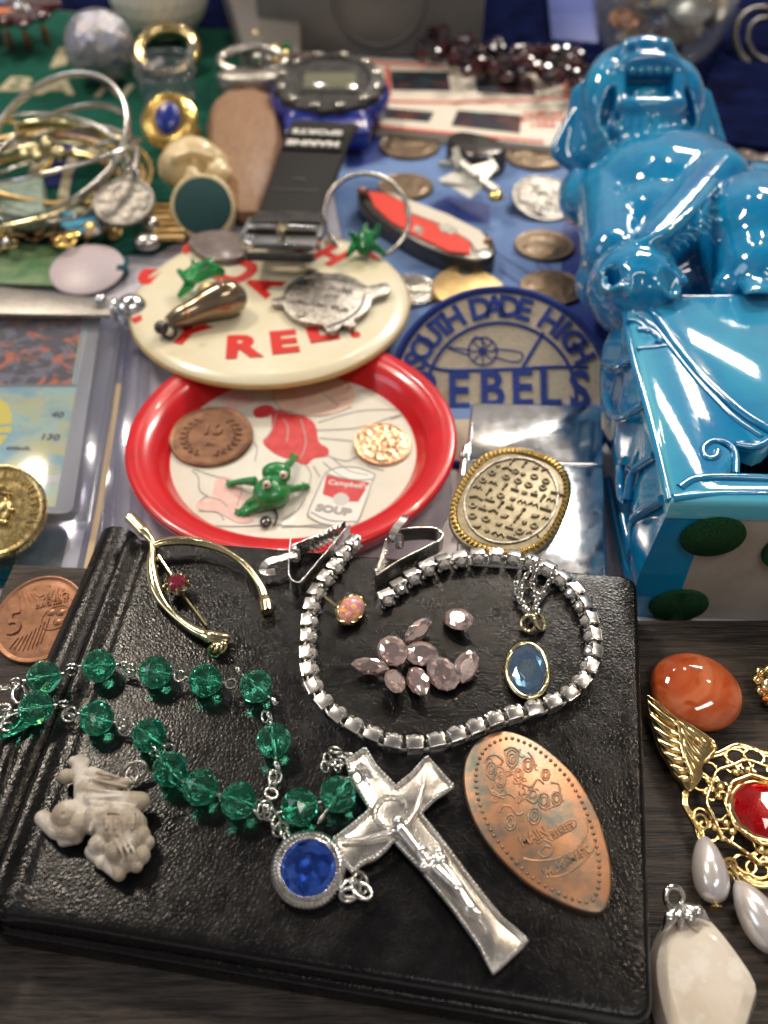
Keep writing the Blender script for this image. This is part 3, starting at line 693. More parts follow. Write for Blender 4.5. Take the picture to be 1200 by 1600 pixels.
for k in range(9): 
    a = 2*pi*k/9; g.tube([gc_ + Vector((.22*math.cos(a), .22*math.sin(a), -.08)), gc_ + Vector((.27*math.cos(a), .27*math.sin(a), .04)), gc_ + Vector((.20*math.cos(a), .20*math.sin(a), .12))], [.035, .035, .03], 6)
st = part('stone_setting', g, 'pale_gold', wb, 50)
part('stone', gem_g(.235, .235, .12, .1, 12, .5), 'garnet', st, 0, Mx=TR(*(gc_ + Vector((0, 0, .03)) - WM[wb].translation)), world=False)
# ------------------------------------------------------------------ opal stud
op = thing('opal_stud_earring', 'pink and orange opal stud earring in a gold claw setting inside the rhinestone loop', 'earring', P(545, 955, WZ))
om = tilt_frame(P(548, 953, WZ + .22), 58, 0, 0) @ RX(24)
g = G(); g.ball((0, 0, 0), (.36, .255, .17), 28, 14, Mx=om); part('opal', g, 'opal', op, 180)
g = G(); g.lathe([(.27, -.10), (.37, -.04), (.375, .03), (.355, .04)], 30, om @ SC(1, .72, 1))
for k in range(11):
    a = 2*pi*k/11; g.box(.11, .05, .10, om @ TR(.36*math.cos(a), .26*math.sin(a), .035) @ RZ(math.degrees(a)+90) @ RX(-30), .015)
part('claw_setting', g, 'gold', op, 40)
g = G(); g.tube([om @ Vector((.0, 0, -.08)), P(522, 945, WZ+.2), P(506, 931, WZ+.22)], .03, 8); part('post', g, 'gold', op)
# ------------------------------------------------------------------ pink gems
pk = [(716, 967, .30, .215, -35, 12, -14, 'oval faceted pale pink gem lying apart at the upper right of the pink pile', 12, 0),
      (654, 985, .33, .17, 38, 50, 8, 'narrow pink oval gem on edge at the top of the pink pile', 12, 0),
      (613, 1017, .28, .25, -50, 20, 14, 'rounded pink gem at the left top of the pile touching the marquise gem', 12, 1),
      (659, 1021, .29, .235, 0, 8, 4, 'pink oval gem with a dark centre in the middle of the pile', 12, 0),
      (578, 1041, .33, .15, -8, 38, 0, 'pointed pink marquise gem, leftmost of the pile', 10, 2),
      (617, 1064, .30, .185, 88, 16, 18, 'upright narrow pink gem at the lower left of the pile', 12, 1),
      (653, 1064, .33, .19, -62, 26, -12, 'pink gem with a pointed tip at the bottom of the pile', 10, 2),
      (692, 1053, .31, .25, -55, 16, 16, 'large sparkling pink oval gem at the lower right of the pile', 12, 0),
      (728, 1042, .31, .205, 62, 22, -16, 'pink oval gem, rightmost of the pile, with bluish sparkle', 12, 0)]
for x, y, rx, ry, rz, tx, ty, lab, n, kind in pk:
    lift = .20 + .08*abs(math.sin(R(tx)))*1.0 + (.06 if kind == 1 else 0)
    p = P(x, y, WZ + lift); rx *= 1.17; ry *= 1.17; gm = gem_g(rx, ry, .09, max(.20, .82*ry), n, .50, .012, 1.75 if kind == 2 else 2.0)
    g = G(); g.join(gm, tilt_frame(p, rz, tx, ty))
    solo('pink_gem', g, 'pink_gem', lab, 'gemstone', 'loose pink gems heaped on the wallet', 0)
# ------------------------------------------------------------------ blue oval pendant hanging from chain loops
bp = thing('blue_pendant', 'pale blue oval pendant in thin gold rim on a silver chain inside the rhinestone loop', 'pendant', P(823, 1045, WZ))
bm_ = tilt_frame(P(824, 1047, WZ+.13), 86, 0, 0) @ RX(-4)
g = G(); g.torus(.625, .055, 44, 10, bm_, ry=.40); g.lathe([(.54, -.10), (.62, -.07), (.62, 0)], 44, bm_ @ SC(1, .64, 1)); part('rim', g, 'pale_gold', bp, 60)
g = G(); g.join(gem_g(.60, .375, .10, .05, 8, .62, .03), bm_ @ TR(0, 0, .03)); part('stone', g, 'pale_blue_gem', bp, 0)
g = G(); g.lathe([(.001, -.075), (.57, -.07)], 30, bm_ @ SC(1, .64, 1)); part('backing', g, 'dull_foil', bp, 60)
g = G(); g.torus(.15, .042, 22, 8, tilt_frame(P(826, 974, WZ+.16), -35, 35, 0), ry=.17); g.torus(.13, .045, 22, 8, tilt_frame(P(843, 972, WZ+.2), 60, 50, 0), ry=.19)
part('jump_ring', g, 'pale_gold', bp, 60)
g = G()
for path in ([(832, 968), (836, 945), (848, 925), (860, 905), (868, 888)], [(828, 962), (815, 940), (812, 920), (820, 902), (832, 888), (842, 876)], [(840, 962), (838, 930), (830, 910), (838, 886), (832, 872)], [(824, 958), (808, 930), (806, 912)]):
    pts = resample([P(a, b, WZ+.10 + .25*min(1, i/4)) for i, (a, b) in enumerate(path)], .10)
    for i, p in enumerate(pts):
        t = (pts[min(i+1, len(pts)-1)] - pts[max(i-1, 0)]).normalized()
        g.torus(.062, .020, 10, 5, frame(p, t) @ RX(45 + 90*(i % 2)), ry=.045)
part('chain', g, 'silver', bp, 60, kind='stuff')
# ------------------------------------------------------------------ pressed copper penny
pe = [(330,165),(200,215),(125,310),(98,430),(118,600),(200,790),(320,950),(500,1120),(700,1235),(860,1295),(965,1297),(1014,1200),(1022,1050),(1000,900),(935,690),(820,480),(700,350),(560,240),(430,180)]
pe = [(700 + a*.25, 1100 + b*.25) for a, b in pe]
pn = thing('pressed_coin', 'long oval pressed copper souvenir coin lying on the lower right of the wallet', 'coin', P(840, 1285, WZ))
ZP = WZ + .13
o = smooth_loop(pxy(pe, ZP), 5)
g = G(); g.prism(o, WZ + .015, ZP, .035); part('disc', g, 'pressed_copper', pn, 60)
cx_, cy_ = (o[0] + o[len(o)//2])/2 if False else (sum((q.x for q in o))/len(o), sum((q.y for q in o))/len(o))
g = G()
inn2 = resample([Vector((cx_ + (q.x-cx_)*.83, cy_ + (q.y-cy_)*.90, ZP)) for q in o], .115, True)
for p in inn2: g.ball(p, (.035, .035, .028), 8, 5)
part('border_dots', g, 'pressed_copper', pn, 60)
g = G()
def cpx(a, b): return (700 + a*.25, 1100 + b*.25)
def ln(pts, r=.02): g.join(line_g([cpx(*q) for q in pts], ZP + .005, r, 6, 4))
# scroll, flower and wheel ornament, then the two lettered ribbons
for (a, b, r1) in ((390, 740, 42), (540, 700, 44), (600, 605, 42), (680, 590, 36), (270, 410, 40), (610, 440, 30), (400, 340, 46), (330, 480, 34), (500, 380, 38), (440, 440, 32)):
    for q in (1.0, .55): ln([(a + r1*q*math.cos(t*pi/5)*.8, b + r1*q*1.15*math.sin(t*pi/5)) for t in range(11)], .020)
for pts in ([(230, 370), (250, 330), (300, 320), (340, 350)], [(240, 440), (280, 470), (320, 440)], [(320, 680), (340, 640), (390, 640), (430, 690), (470, 680)],
            [(440, 620), (480, 590), (540, 620), (580, 560)], [(600, 660), (660, 640), (720, 600)], [(500, 300), (530, 340), (545, 390)], [(350, 290), (400, 270), (450, 300)],
            [(270, 540), (330, 570), (380, 560), (420, 590)], [(470, 500), (520, 520), (560, 470), (600, 500)], [(640, 490), (690, 500), (700, 560)], [(250, 510), (280, 560), (350, 590)], [(300, 390), (340, 400), (370, 450), (400, 420)]): ln(pts, .019)
_r = random.Random(9)
for _ in range(46):
    a, b = _r.uniform(235, 640), _r.uniform(290, 610)
    if abs(a - (300 + (b-290)*.45)) > 230: continue
    r1 = _r.uniform(10, 24); a0 = _r.uniform(0, 6); ln([(a + r1*math.cos(a0 + t*.8), b + r1*1.1*math.sin(a0 + t*.8)) for t in range(_r.choice([3, 5, 7]))], .014)
for i in range(16): ln([(640 + 14*i, 1010 - 9*i), (634 + 14*i, 1050 - 10*i)], .009)
ln([(620, 800), (700, 760), (780, 720), (800, 760), (720, 810), (640, 850), (620, 800)], .013)
ln([(470, 965), (560, 980), (700, 960), (830, 880), (870, 780), (865, 710)], .018)
ln([(600, 1080), (700, 1075), (820, 1010), (900, 920), (920, 850)], .016)
ln([(560, 870), (600, 850), (650, 880), (650, 930), (600, 960), (570, 930), (610, 890), (640, 900)], .018)
def tx(s, a, b, a2, b2, size, sx=1):
    p = P(*cpx(a, b), ZP); q = P(*cpx(a2, b2), ZP); an = math.degrees(math.atan2(q.y-p.y, q.x-p.x)); 
    g.join(text_g(s, size, .025, .006, sx), TR(p.x, p.y, ZP + .006) @ RZ(an))
tx('MAIN', 535, 830, 620, 790, .26, .8); tx('STREET', 720, 790, 830, 740, .17, .8); tx('PHILHARMAGIC', 745, 985, 850, 925, .21, .62)
part('relief', g, 'pressed_copper', pn, 60)
# ------------------------------------------------------------------ crucifix + rosary
def c6(a, b): return (400 + a*.375, 1100 + b*.375)
ros = thing('rosary', 'rosary of faceted green beads with a silver crucifix, spread over the left of the wallet', 'rosary', P(330, 1180, WZ))
ZC = WZ + .26
co = [(378,238),(455,184),(500,260),(582,345),(650,290),(712,220),(822,343),(742,395),(682,455),(760,550),(900,740),(1020,890),(1130,985),(988,1118),(935,1010),(820,850),(690,690),(575,568),(500,640),(440,660),(402,702),(318,570),(400,505),(478,440),(432,365),(395,300)]
oc = pxy([c6(*q) for q in co], ZC)
g = G(); g.prism(oc, ZC - .15, ZC - .03, .02)
cru = part('crucifix', g, 'taupe_silver', ros, 30)
g = G(); oo = [Vector((p.x, p.y, ZC - .02)) for p in oc]
g.band(resample(oo, .12, True), .07, .10, True); part('raised_edge', g, 'grainy_silver', cru, 0)
g = G()
for p in resample(oo, .075, True): g.ball(p + Vector((0, 0, .05)), (.034, .034, .03), 6, 4)
part('milled_edge', g, 'bright_silver', cru, 60)
g = G()
def cl(pts, r, z=ZC+.02, **k): g.join(line_g([c6(*q) for q in pts], z, r, 8, 4))
hc = P(*c6(562, 452), ZC); g.torus(.315, .022, 40, 6, TR(hc.x, hc.y, ZC - .02)); g.torus(.24, .014, 36, 6, TR(hc.x, hc.y, ZC - .02))
for k in range(16):
    a = 2*pi*k/16; g.ball(hc + Vector((.275*math.cos(a), .275*math.sin(a), -.02)), .022, 6, 4)
cl([(420, 240), (470, 330)], .03, ZC); cl([(450, 225), (500, 310)], .03, ZC)
part('halo', g, 'grainy_silver', cru, 50)
g = G(); g.join(text_g('INRI', .16, .03, .008), TR(*P(*c6(447, 278), ZC + .0)) @ RZ(-58)); g.box(.42, .2, .05, TR(*P(*c6(447, 278), ZC - .03)) @ RZ(-58), .01); part('plaque', g, 'grainy_silver', cru, 30)
g = G()
def q6(a, b, dz=0): return P(*c6(a, b), ZC + .05 + dz)
g.cap(q6(712, 262), q6(700, 330), .035, .042); g.cap(q6(700, 330), q6(670, 440), .045, .055); g.cap(q6(670, 440), q6(612, 525, .02), .055, .075)
g.cap(q6(350, 568), q6(470, 558), .038, .045); g.cap(q6(470, 558), q6(590, 530, .02), .05, .075)
g.cap(q6(605, 528, .03), q6(670, 610, .04), .13, .115); g.cap(q6(670, 610, .04), q6(725, 670, .04), .105, .12)
g.ball(q6(590, 488, .08), (.115, .115, .115), 12, 8)
for (a, b, r) in ((690, 615, .12), (735, 655, .13), (775, 655, .12), (700, 680, .11), (760, 620, .10)): g.ball(q6(a, b, .05), r, 10, 8)
g.cap(q6(740, 680, .03), q6(830, 765, .09), .10, .085); g.cap(q6(770, 665, .03), q6(850, 770, .09), .10, .08)
g.cap(q6(835, 770, .08), q6(905, 870, .0), .08, .05); g.cap(q6(855, 775, .08), q6(925, 870, .0), .08, .05)
g.cap(q6(905, 870, 0), q6(955, 935, .0), .055, .04); g.cap(q6(885, 860, .0), q6(930, 880, .02), .07, .07)
part('figure', blob(g, .018, 3), 'bright_silver', cru, 60)
# beads
ZB = WZ + .335
BR = .335
row1 = [(-30, 1075), (68, 1058), (154, 1040), (243, 1050), (321, 1063), (400, 1072), (427, 1157), (424, 1238)]
row2 = [(-40, 1150), (56, 1106), (151, 1122), (233, 1149), (266, 1202), (313, 1230), (373, 1251), (424, 1262)]
row3 = [(420, 1268), (468, 1261), (528, 1241), (527, 1178)]
def bead_mesh():
    g = G(); n = 9
    prof = [(.05, -.97), (.42, -.86), (.80, -.53), (.99, -.08), (.93, .30), (.63, .72), (.30, .93), (.05, .98)]
    rings = [[Vector((BR*r*math.cos(2*pi*(j + .5*(i % 2))/n), BR*r*math.sin(2*pi*(j+.5*(i % 2))/n), BR*z)) for j in range(n)] for i, (r, z) in enumerate(prof)]
    v = []; f = []
    for r in rings: v += r
    for i in range(len(rings)-1):
        for j in range(n):
            a, b, c, d = i*n+j, i*n+(j+1) % n, (i+1)*n+j, (i+1)*n+(j+1) % n
            f += ([[a, b, c], [b, d, c]] if i % 2 == 0 else [[a, b, d], [a, d, c]])
    f.append(list(range(n))[::-1]); f.append(list(range((len(rings)-1)*n, len(rings)*n)))
    g.add(v, f); return g
bead_me = mesh_of(bead_mesh(), 'green_bead', 0, 'bead')
wire_g = G(); wire_g.tube([(0, 0, -BR*1.25), (0, 0, BR*1.25)], .026, 8)
for s_ in (-1, 1): wire_g.torus(.10, .026, 16, 6, TR(0, 0, s_*(BR*1.25 + .09)) @ RX(90))
wire_me = mesh_of(wire_g, 'silver', 60, 'wire')
def put_bead(p, d):
    d = d.normalized(); x = d.cross(Vector((0, 0, 1))).normalized(); m = Matrix((x, d.cross(x), d)).transposed().to_4x4(); m.translation = p
    m = m @ RZ(random.uniform(0, 40)); b = put('bead', bead_me, ros, m)
    put('wire', wire_me, b, m @ RZ(random.uniform(0, 90)))
links = []
def row(r, skip0=True, zoff=None):
    pts = [P(a, b, ZB) for a, b in r]
    for i in range(1, len(pts)-1):
        put_bead(pts[i], (pts[i+1] - pts[i-1]))
    for i in range(len(pts)-1):
        a, b = pts[i], pts[i+1]; d = b - a; L = d.length; d.normalize()
        e0 = .53 if i > 0 else .15; e1 = .53 if i < len(pts)-2 else .1
        if L > e0 + e1 + .02:
            m_ = max(1, round((L - e0 - e1)/.16))
            for k in range(m_):
                t = e0 + (L - e0 - e1)*(k+.5)/m_; p = a + d*t; p.z = ZB - .10 - .06*math.sin(pi*t/L)
                links.append((p, d, k))
row(row1); row(row2); row(row3)
lk_me = mesh_of(ring_link(.12, .075, .026, 16), 'silver', 60, 'link')
for p, d, k in links: put('link', lk_me, ros, frame(p, d) @ RX(35 + 90*(k % 2) + random.uniform(-20, 20)))
for (x, y, rr) in ((414, 1266, .16), (424, 1240, .12), (430, 1215, .12), (404, 1262, .13), (524, 1172, .12), (512, 1186, .11), (508, 1198, .10), (536, 1182, .10), (526, 1192, .12), (546, 1178, .10)):
    g = ring_link(rr, rr*.85, .03); mm = tilt_frame(P(x, y, WZ + .16 + random.uniform(0, .15)), random.uniform(0, 180), random.uniform(15, 70)); g2 = G(); g2.join(g, mm); part('link', g2, 'silver', ros, 60)
for (x, y, a) in ((0, 1112, 25), (18, 1128, 50), (30, 1085, 100)):
    g2 = G(); g2.join(ring_link(.20, .12, .035), tilt_frame(P(x, y, WZ + .2), a, 30)); part('link', g2, 'silver', ros, 60)
g2 = G(); g2.join(gem_g(.46, .17, .1, .1, 8, .4), tilt_frame(P(20, 1136, WZ+.1), 32, 10)); part('leaf_bead', g2, 'green_bead', ros, 0)
# ------------------------------------------------------------------ blue stone link
bs = thing('blue_stone_charm', 'round royal blue faceted stone in a silver rope rim with jump rings, beside the crucifix', 'charm', P(482, 1358, WZ))
bc = tilt_frame(P(482, 1357, WZ + .22), 20, 10, 0)
g = G(); g.lathe([(.40, -.2), (.56, -.16), (.60, -.06), (.56, .02), (.47, .06), (.45, .03)], 40, bc); sr = part('setting', g, 'silver', bs, 60)
g = G()
for k in range(52):
    a = 2*pi*k/52; g.tube([bc @ Vector((.52*math.cos(a-.05), .52*math.sin(a-.05), .06)), bc @ Vector((.575*math.cos(a+.02), .575*math.sin(a+.02), .035)), bc @ Vector((.60*math.cos(a+.09), .60*math.sin(a+.09), -.05))], .038, 6)
part('rope_edge', g, 'silver', bs, 60)
g = G()
for k in range(48):
    a = 2*pi*k/48; g.ball(bc @ Vector((.46*math.cos(a), .46*math.sin(a), .06)), .026, 6, 4)
part('claw_ring', g, 'silver', bs, 60)
g = G(); g.join(gem_g(.45, .45, .13, .20, 12, .5), bc @ TR(0, 0, .05)); part('stone', g, 'blue_gem', bs, 0)
g = G(); g.lathe([(.001, -.17), (.2, -.12), (.44, .0)], 12, bc @ TR(0, 0, -.03)); part('backing', g, 'blue_foil', bs, 0)
for (x, y, rr, rz_, tx_) in ((548, 1388, .16, 20, 30), (563, 1380, .18, 90, 35), (566, 1392, .17, 140, 25), (556, 1378, .13, 60, 60), (545, 1398, .14, 10, 50), (438, 1296, .13, 40, 30), (446, 1304, .12, 120, 50), (432, 1286, .12, 80, 55)):
    g2 = G(); g2.join(ring_link(rr, rr*.8, .036), tilt_frame(P(x, y, WZ + .14 + random.uniform(0, .12)), rz_, tx_)); part('jump_ring', g2, 'silver', bs, 60)
# ------------------------------------------------------------------ carved stone dragon charm
dr = thing('stone_charm', 'small carved grey stone winged dragon charm with wire ring on the left of the wallet', 'charm', P(150, 1300, WZ))
g = G()
def c5(a, b, dz=0): return P(a/3, 1100 + b/3, WZ + .26 + dz)
def e5(a, b, r, dz=0): g.ball(c5(a, b, dz), r, 14, 10)
g.cap(c5(200, 535, -.05), c5(270, 590, 0), .14, .17); g.cap(c5(270, 590, 0), c5(350, 600, 0), .17, .17)       # snout
g.cap(c5(300, 640, -.08), c5(360, 625, -.05), .11, .12)
e5(315, 525, .27, .05); e5(380, 560, .22, .03)                      # head
g.cap(c5(390, 520, .05), c5(400, 390, .0), .16, .2); g.cap(c5(375, 275, 0), c5(380, 360, 0), .15, .15); e5(310, 340, .14)   # tail tip / crest
e5(345, 270, .10); e5(400, 275, .10)
g.cap(c5(400, 400, .05), c5(590, 370, .1), .2, .09); g.cap(c5(430, 330, .05), c5(590, 375, .05), .14, .07)   # wing upper
g.cap(c5(430, 450, .1), c5(660, 455, .1), .17, .16); g.cap(c5(430, 400, .1), c5(640, 480, .05), .15, .1)
for a, b, c, d in ((420, 350, 600, 390), (410, 400, 600, 420), (400, 440, 640, 430), (420, 460, 640, 480), (450, 320, 560, 345)): g.tube([c5(a, b, .24), c5((a+c)/2, (b+d)/2, .27), c5(c, d, .2)], .035, 6)
g.cap(c5(470, 540, .05), c5(600, 580, .05), .3, .33); e5(600, 640, .33, 0); e5(650, 620, .2, .05)                # body, haunch
g.cap(c5(500, 600, .1), c5(590, 600, .15), .2, .2); e5(460, 660, .17, .1); e5(540, 690, .17, .12); g.cap(c5(430, 690, 0), c5(560, 800, -.02), .12, .11)  # leg, foot
e5(600, 740, .17, 0); e5(660, 710, .16, 0); e5(480, 740, .12, .02); e5(690, 650, .13, 0); e5(640, 760, .11)
for i in range(4): g.tube([c5(490 + 45*i, 515, .32), c5(500 + 42*i, 560, .36), c5(495 + 42*i, 590, .33)], .03, 6)
g.tube([c5(430, 480, .3), c5(440, 540, .3), c5(420, 600, .25)], .04, 6)
for i in range(3): g.tube([c5(540 + 30*i, 640, .28), c5(570 + 30*i, 690, .30), c5(585 + 30*i, 740, .2)], .03, 6)
cut = G(); cut.ball(c5(290, 515, .33), .055, 8, 6)
for a, b, c, d, e, f in ((430, 370, 500, 395, 600, 400), (420, 425, 520, 430, 650, 420), (430, 480, 540, 470, 640, 470), (430, 500, 520, 520, 640, 520), (400, 520, 410, 570, 400, 630), (470, 600, 500, 620, 560, 625), (520, 640, 540, 700, 560, 760), (610, 640, 650, 680, 640, 750), (440, 670, 500, 720, 560, 770), (360, 400, 370, 440, 350, 480), (340, 300, 360, 320, 400, 310)):
    cut.tube([c5(a, b, .30), c5(c, d, .34), c5(e, f, .28)], .030, 6)
cut.tube([c5(215, 560, .16), c5(290, 620, .16), c5(370, 615, .2)], .03, 6)
part('dragon', blob(g, .017, 1, [cut]), 'stone_grey', dr, 70)
for (x, y, rr, a, t) in ((211, 1203, .20, 20, 40), (207, 1210, .15, 80, 35), (204, 1218, .12, 140, 60)):
    g2 = G(); g2.join(ring_link(rr, rr*.7, .034), tilt_frame(P(x, y, WZ + .30), a, t)); part('ring', g2, 'old_silver', dr, 60)

# ================================================================== right foreground
ca = P(1087, 1080, .42)
g = G(); g.ball(ca, (.93, .86, .42), 40, 20, Mx=TR(*ca) @ RZ(-30) @ RX(6) @ TR(*(-ca)))
solo('orange_cabochon', g, 'carnelian', 'glossy banded orange oval stone cabochon on the dark board right of the wallet', 'gemstone', smooth=180)
fb = thing('filigree_brooch', 'gold filigree brooch with red centre stone, ribbed wing and hanging pearl drops at right edge', 'brooch', P(1187, 1268, 0))
FZ = .34
fc = P(1190, 1268, FZ)
def fm(p): return p
g = G()
for rr, r, nn, am in ((1.36, .055, 90, .05), (1.30, .04, 90, .05), (.98, .035, 60, .03), (.66, .05, 50, .02)):
    pts = [fc + Vector(((rr + am*math.sin(9*a))*math.cos(a), (rr + am*math.sin(9*a))*math.sin(a)*1.0, (.10 if rr < 1 else 0)*1 - .10*(rr - .6))) for a in [2*pi*i/nn for i in range(nn)]]
    g.tube(pts, r, 7, True)
for i in range(14):
    a = 2*pi*(i+.3*math.sin(i*3))/14; c_, s_ = math.cos(a), math.sin(a)
    g.torus(.155, .034, 16, 6, TR(fc.x + 1.14*c_, fc.y + 1.14*s_, FZ - .02) @ RZ(math.degrees(a)), ry=.19)
    g.tube([fc + Vector((.68*c_, .68*s_, .04)), fc + Vector((.85*math.cos(a+.12), .85*math.sin(a+.12), .07)), fc + Vector((1.0*c_, 1.0*s_, 0))], .032, 6)
    a += .22; c_, s_ = math.cos(a), math.sin(a)
    g.ball(fc + Vector((.80*c_, .80*s_, .06)), .085, 8, 6); g.ball(fc + Vector((1.03*c_, 1.03*s_, .03)), .065, 8, 6)
    g.torus(.10, .03, 12, 6, TR(fc.x + .92*c_, fc.y + .92*s_, FZ + .03))
part('filigree', g, 'gold', fb, 60)
g = G(); g.lathe([(.52, -.1), (.66, .0), (.62, .07), (.55, .08)], 36, TR(*fc)); part('stone_rim', g, 'gold', fb, 60)
g = G(); g.join(gem_g(.545, .545, .17, .1, 12, .5), TR(fc.x, fc.y, FZ + .08)); part('stone', g, 'red_gem', fb, 0)
g = G(); g.lathe([(.001, -.02), (.53, .0)], 14, TR(*fc)); part('backing', g, 'red_foil', fb, 0)
def cw_(a, b): return (1000 + a*.2, 1080 + b*.2)
wo = [(60, 28), (85, 35), (130, 85), (200, 150), (290, 210), (400, 275), (500, 345), (570, 390), (585, 430), (570, 490), (520, 545), (490, 590), (500, 640), (470, 700), (400, 780), (350, 740), (320, 690), (265, 640), (240, 580), (205, 520), (165, 460), (135, 385), (110, 300), (90, 250), (75, 190), (60, 110), (50, 60)]
WZ2 = .42
g = G(); g.prism(smooth_loop(pxy([cw_(*q) for q in wo], WZ2), 2), WZ2 - .12, WZ2 - .02, .03); wgp = part('wing', g, 'gold', fb, 60)
for ln_, r0 in ((((58, 35), (130, 90), (290, 210), (450, 310), (575, 405), (570, 480), (500, 560)), .045), (((290, 215), (310, 330), (330, 450), (370, 580), (420, 700)), .055),
     (((75, 100), (160, 180), (290, 260)), .07), (((80, 190), (180, 280), (300, 340)), .075), (((110, 290), (200, 360), (320, 410)), .075), (((135, 385), (230, 440), (330, 470)), .07), (((185, 480), (260, 520), (350, 540)), .07), (((240, 580), (300, 610), (370, 620)), .06), (((300, 670), (340, 680), (390, 680)), .05),
     (((310, 240), (400, 340), (500, 430)), .055), (((320, 300), (400, 420), (480, 520)), .055), (((330, 380), (390, 480), (470, 580)), .055), (((345, 470), (390, 560), (450, 630)), .05), (((370, 290), (450, 350), (530, 420)), .05)):
    g = G(); p = smooth_loop([P(*cw_(*q), WZ2) for q in ln_], 5, False); g.tube(p, [r0*(.7 + .5*math.sin(pi*i/len(p))) for i in range(len(p))], 7, flat=.8); part('feather', g, 'gold', wgp, 60)
def pearl(x0, y0, x1, y1, z, r, lab):
    a, b = P(x0, y0, z), P(x1, y1, z); L = (b-a).length; g = G()
    prof = []
    for i in range(19):
        t = i/18; rr = r * math.sqrt(max(.001, 1 - (2*t - 1)**2)) * (.66 + .46*t) if 0 < i < 18 else .03
        prof.append((rr, t*L))
    d = (b - a).normalized(); m = frame(a, d.cross(Vector((0, 0, 1))), d)
    m = Matrix((d.cross(Vector((0, 0, 1))).normalized(), Vector((0, 0, 1)), d)).transposed().to_4x4(); m.translation = a
    g.lathe(prof, 26, m); o = part('pearl_drop', g, 'pearl', fb, 180)
    g = G(); g.tube([a - d*.12, b + d*.08], .03, 6); g.torus(.15, .03, 18, 6, TR(*(a - d*.25)) @ RZ(math.degrees(math.atan2(d.y, d.x))) @ RX(20), ry=.11); g.lathe([(.02, 0), (.12, .03), (.13, .06), (.02, .07)], 16, m @ TR(0, 0, L + .03)); part('eye_pin', g, 'gold', o, 60)
pearl(1099, 1306, 1118, 1412, .36, .34, '')
pearl(1150, 1376, 1222, 1490, .36, .38, '')
g = G(); g.tube([P(1146, 1355, .4), P(1155, 1372, .42), P(1160, 1384, .4)], .035, 6); g.torus(.12, .03, 14, 6, TR(*P(1140, 1352, .4)) @ RX(40)); part('hanger', g, 'gold', fb, 60)
# white stone pendant
qs = thing('white_stone_pendant', 'cream white faceted stone drop pendant with a silver leaf cap, lower right corner', 'pendant', P(1100, 1520, 0))
qo = [(1042, 1432), (1060, 1416), (1086, 1414), (1112, 1436), (1148, 1480), (1186, 1540), (1180, 1580), (1160, 1640), (1120, 1720), (1080, 1700), (1046, 1640), (1022, 1560), (1017, 1505), (1026, 1465)]
def faceted(pts, z0, z1, m1, m2):
    ce = sum(pts, Vector((0, 0)))/len(pts); rr = []
    for s, z in ((.90, z0), (1, z0 + .18*(z1-z0)), (1, z0 + .45*(z1-z0)), (m1, z1 - .18*(z1-z0)), (m2, z1)):
        rr.append([Vector((*(ce + (p-ce)*s), z)) for p in pts])
    g = G(); g.loops(rr); return g
qp = smooth_loop(pxy(qo, .45), 3)
part('stone', faceted(qp, .03, .66, .90, .70), 'quartz', qs, 32)
g = G(); br_ = P(1053, 1402, .62); g.torus(.17, .055, 20, 8, TR(*br_) @ RZ(30) @ RX(35)); part('bail', g, 'silver', qs, 60)
for pts in ([(1060, 1414), (1048, 1432), (1034, 1456)], [(1062, 1414), (1062, 1432), (1062, 1456)], [(1066, 1414), (1080, 1434), (1092, 1456)], [(1070, 1414), (1092, 1424), (1110, 1440)]):
    g = G(); p = [P(a, b, z) for (a, b), z in zip(pts, (.74, .80, .66))]; p = smooth_loop(p, 4, False)
    g.tube(p, [.05, .06, .07, .09, .11, .09, .06, .03, .01][:len(p)], 8, flat=.5); g.ball(p[4], (.06, .06, .06), 8, 6); part('leaf_cap', g, 'silver', qs, 60)
# orange and gold ornament at the right edge
g = G(); c0 = P(1206, 1072, .3)
oe = thing('gold_orange_ornament', 'gold ornament with small orange stones cut by the right edge above the filigree brooch', 'brooch', P(1206, 1072, 0))
for i in range(9):
    a = 2*pi*i/9; g.ball(c0 + Vector((.30*math.cos(a), .40*math.sin(a), .0)), (.13, .13, .12), 10, 8)
g.ball(c0, (.3, .35, .2), 14, 10); part('gold_body', g, 'gold', oe, 60)
for (x, y) in ((1190, 1061), (1192, 1078), (1196, 1092)):
    g = G(); g.ball(P(x, y, .40), (.07, .05, .05), 8, 6); part('orange_stone', g, 'amber', oe, 60)

# ================================================================== tray
tx0, tx1 = P(197, 684, .25), P(713, 668, .25)
tc = (tx0 + tx1)/2; tR = (tx1 - tx0).length/2
tb = P(560, 850, .12); 
tc.z = TZ
tray = thing('round_tray', 'small round tray with a red rim and printed cream centre behind the wallet', 'tray', tc)
ro = tR; ri = tR - 1.12
g = G(); g.lathe([(ri*.7, .05), (ro - .55, .06), (ro - .30, .35), (ro - .16, .72), (ro - .02, .90), (ro, .99), (ro - .03, 1.06), (ro - .12, 1.08), (ro - .35, 1.07), (ro - .65, .98), (ro - .9, .72), (ri + .04, .42), (ri - .02, .36), (ri*.7, .34)], 96, TR(*tc))
part('rim', g, 'red_plastic', tray, 60)
tp = TZ + .38
g = G(); g.lathe([(.01, .34), (ri*.5, .36), (ri + .02, .38), (ri + .02, .40), (.01, .40)], 80, TR(*tc), False, False)
part('printed_centre', g, 'tray_paper', tray, 60)
DZ = TZ + .414
def td(name, pts, m, dz=0, sm=0): return decal(name, pts, DZ + dz, m, tray, sm=sm)
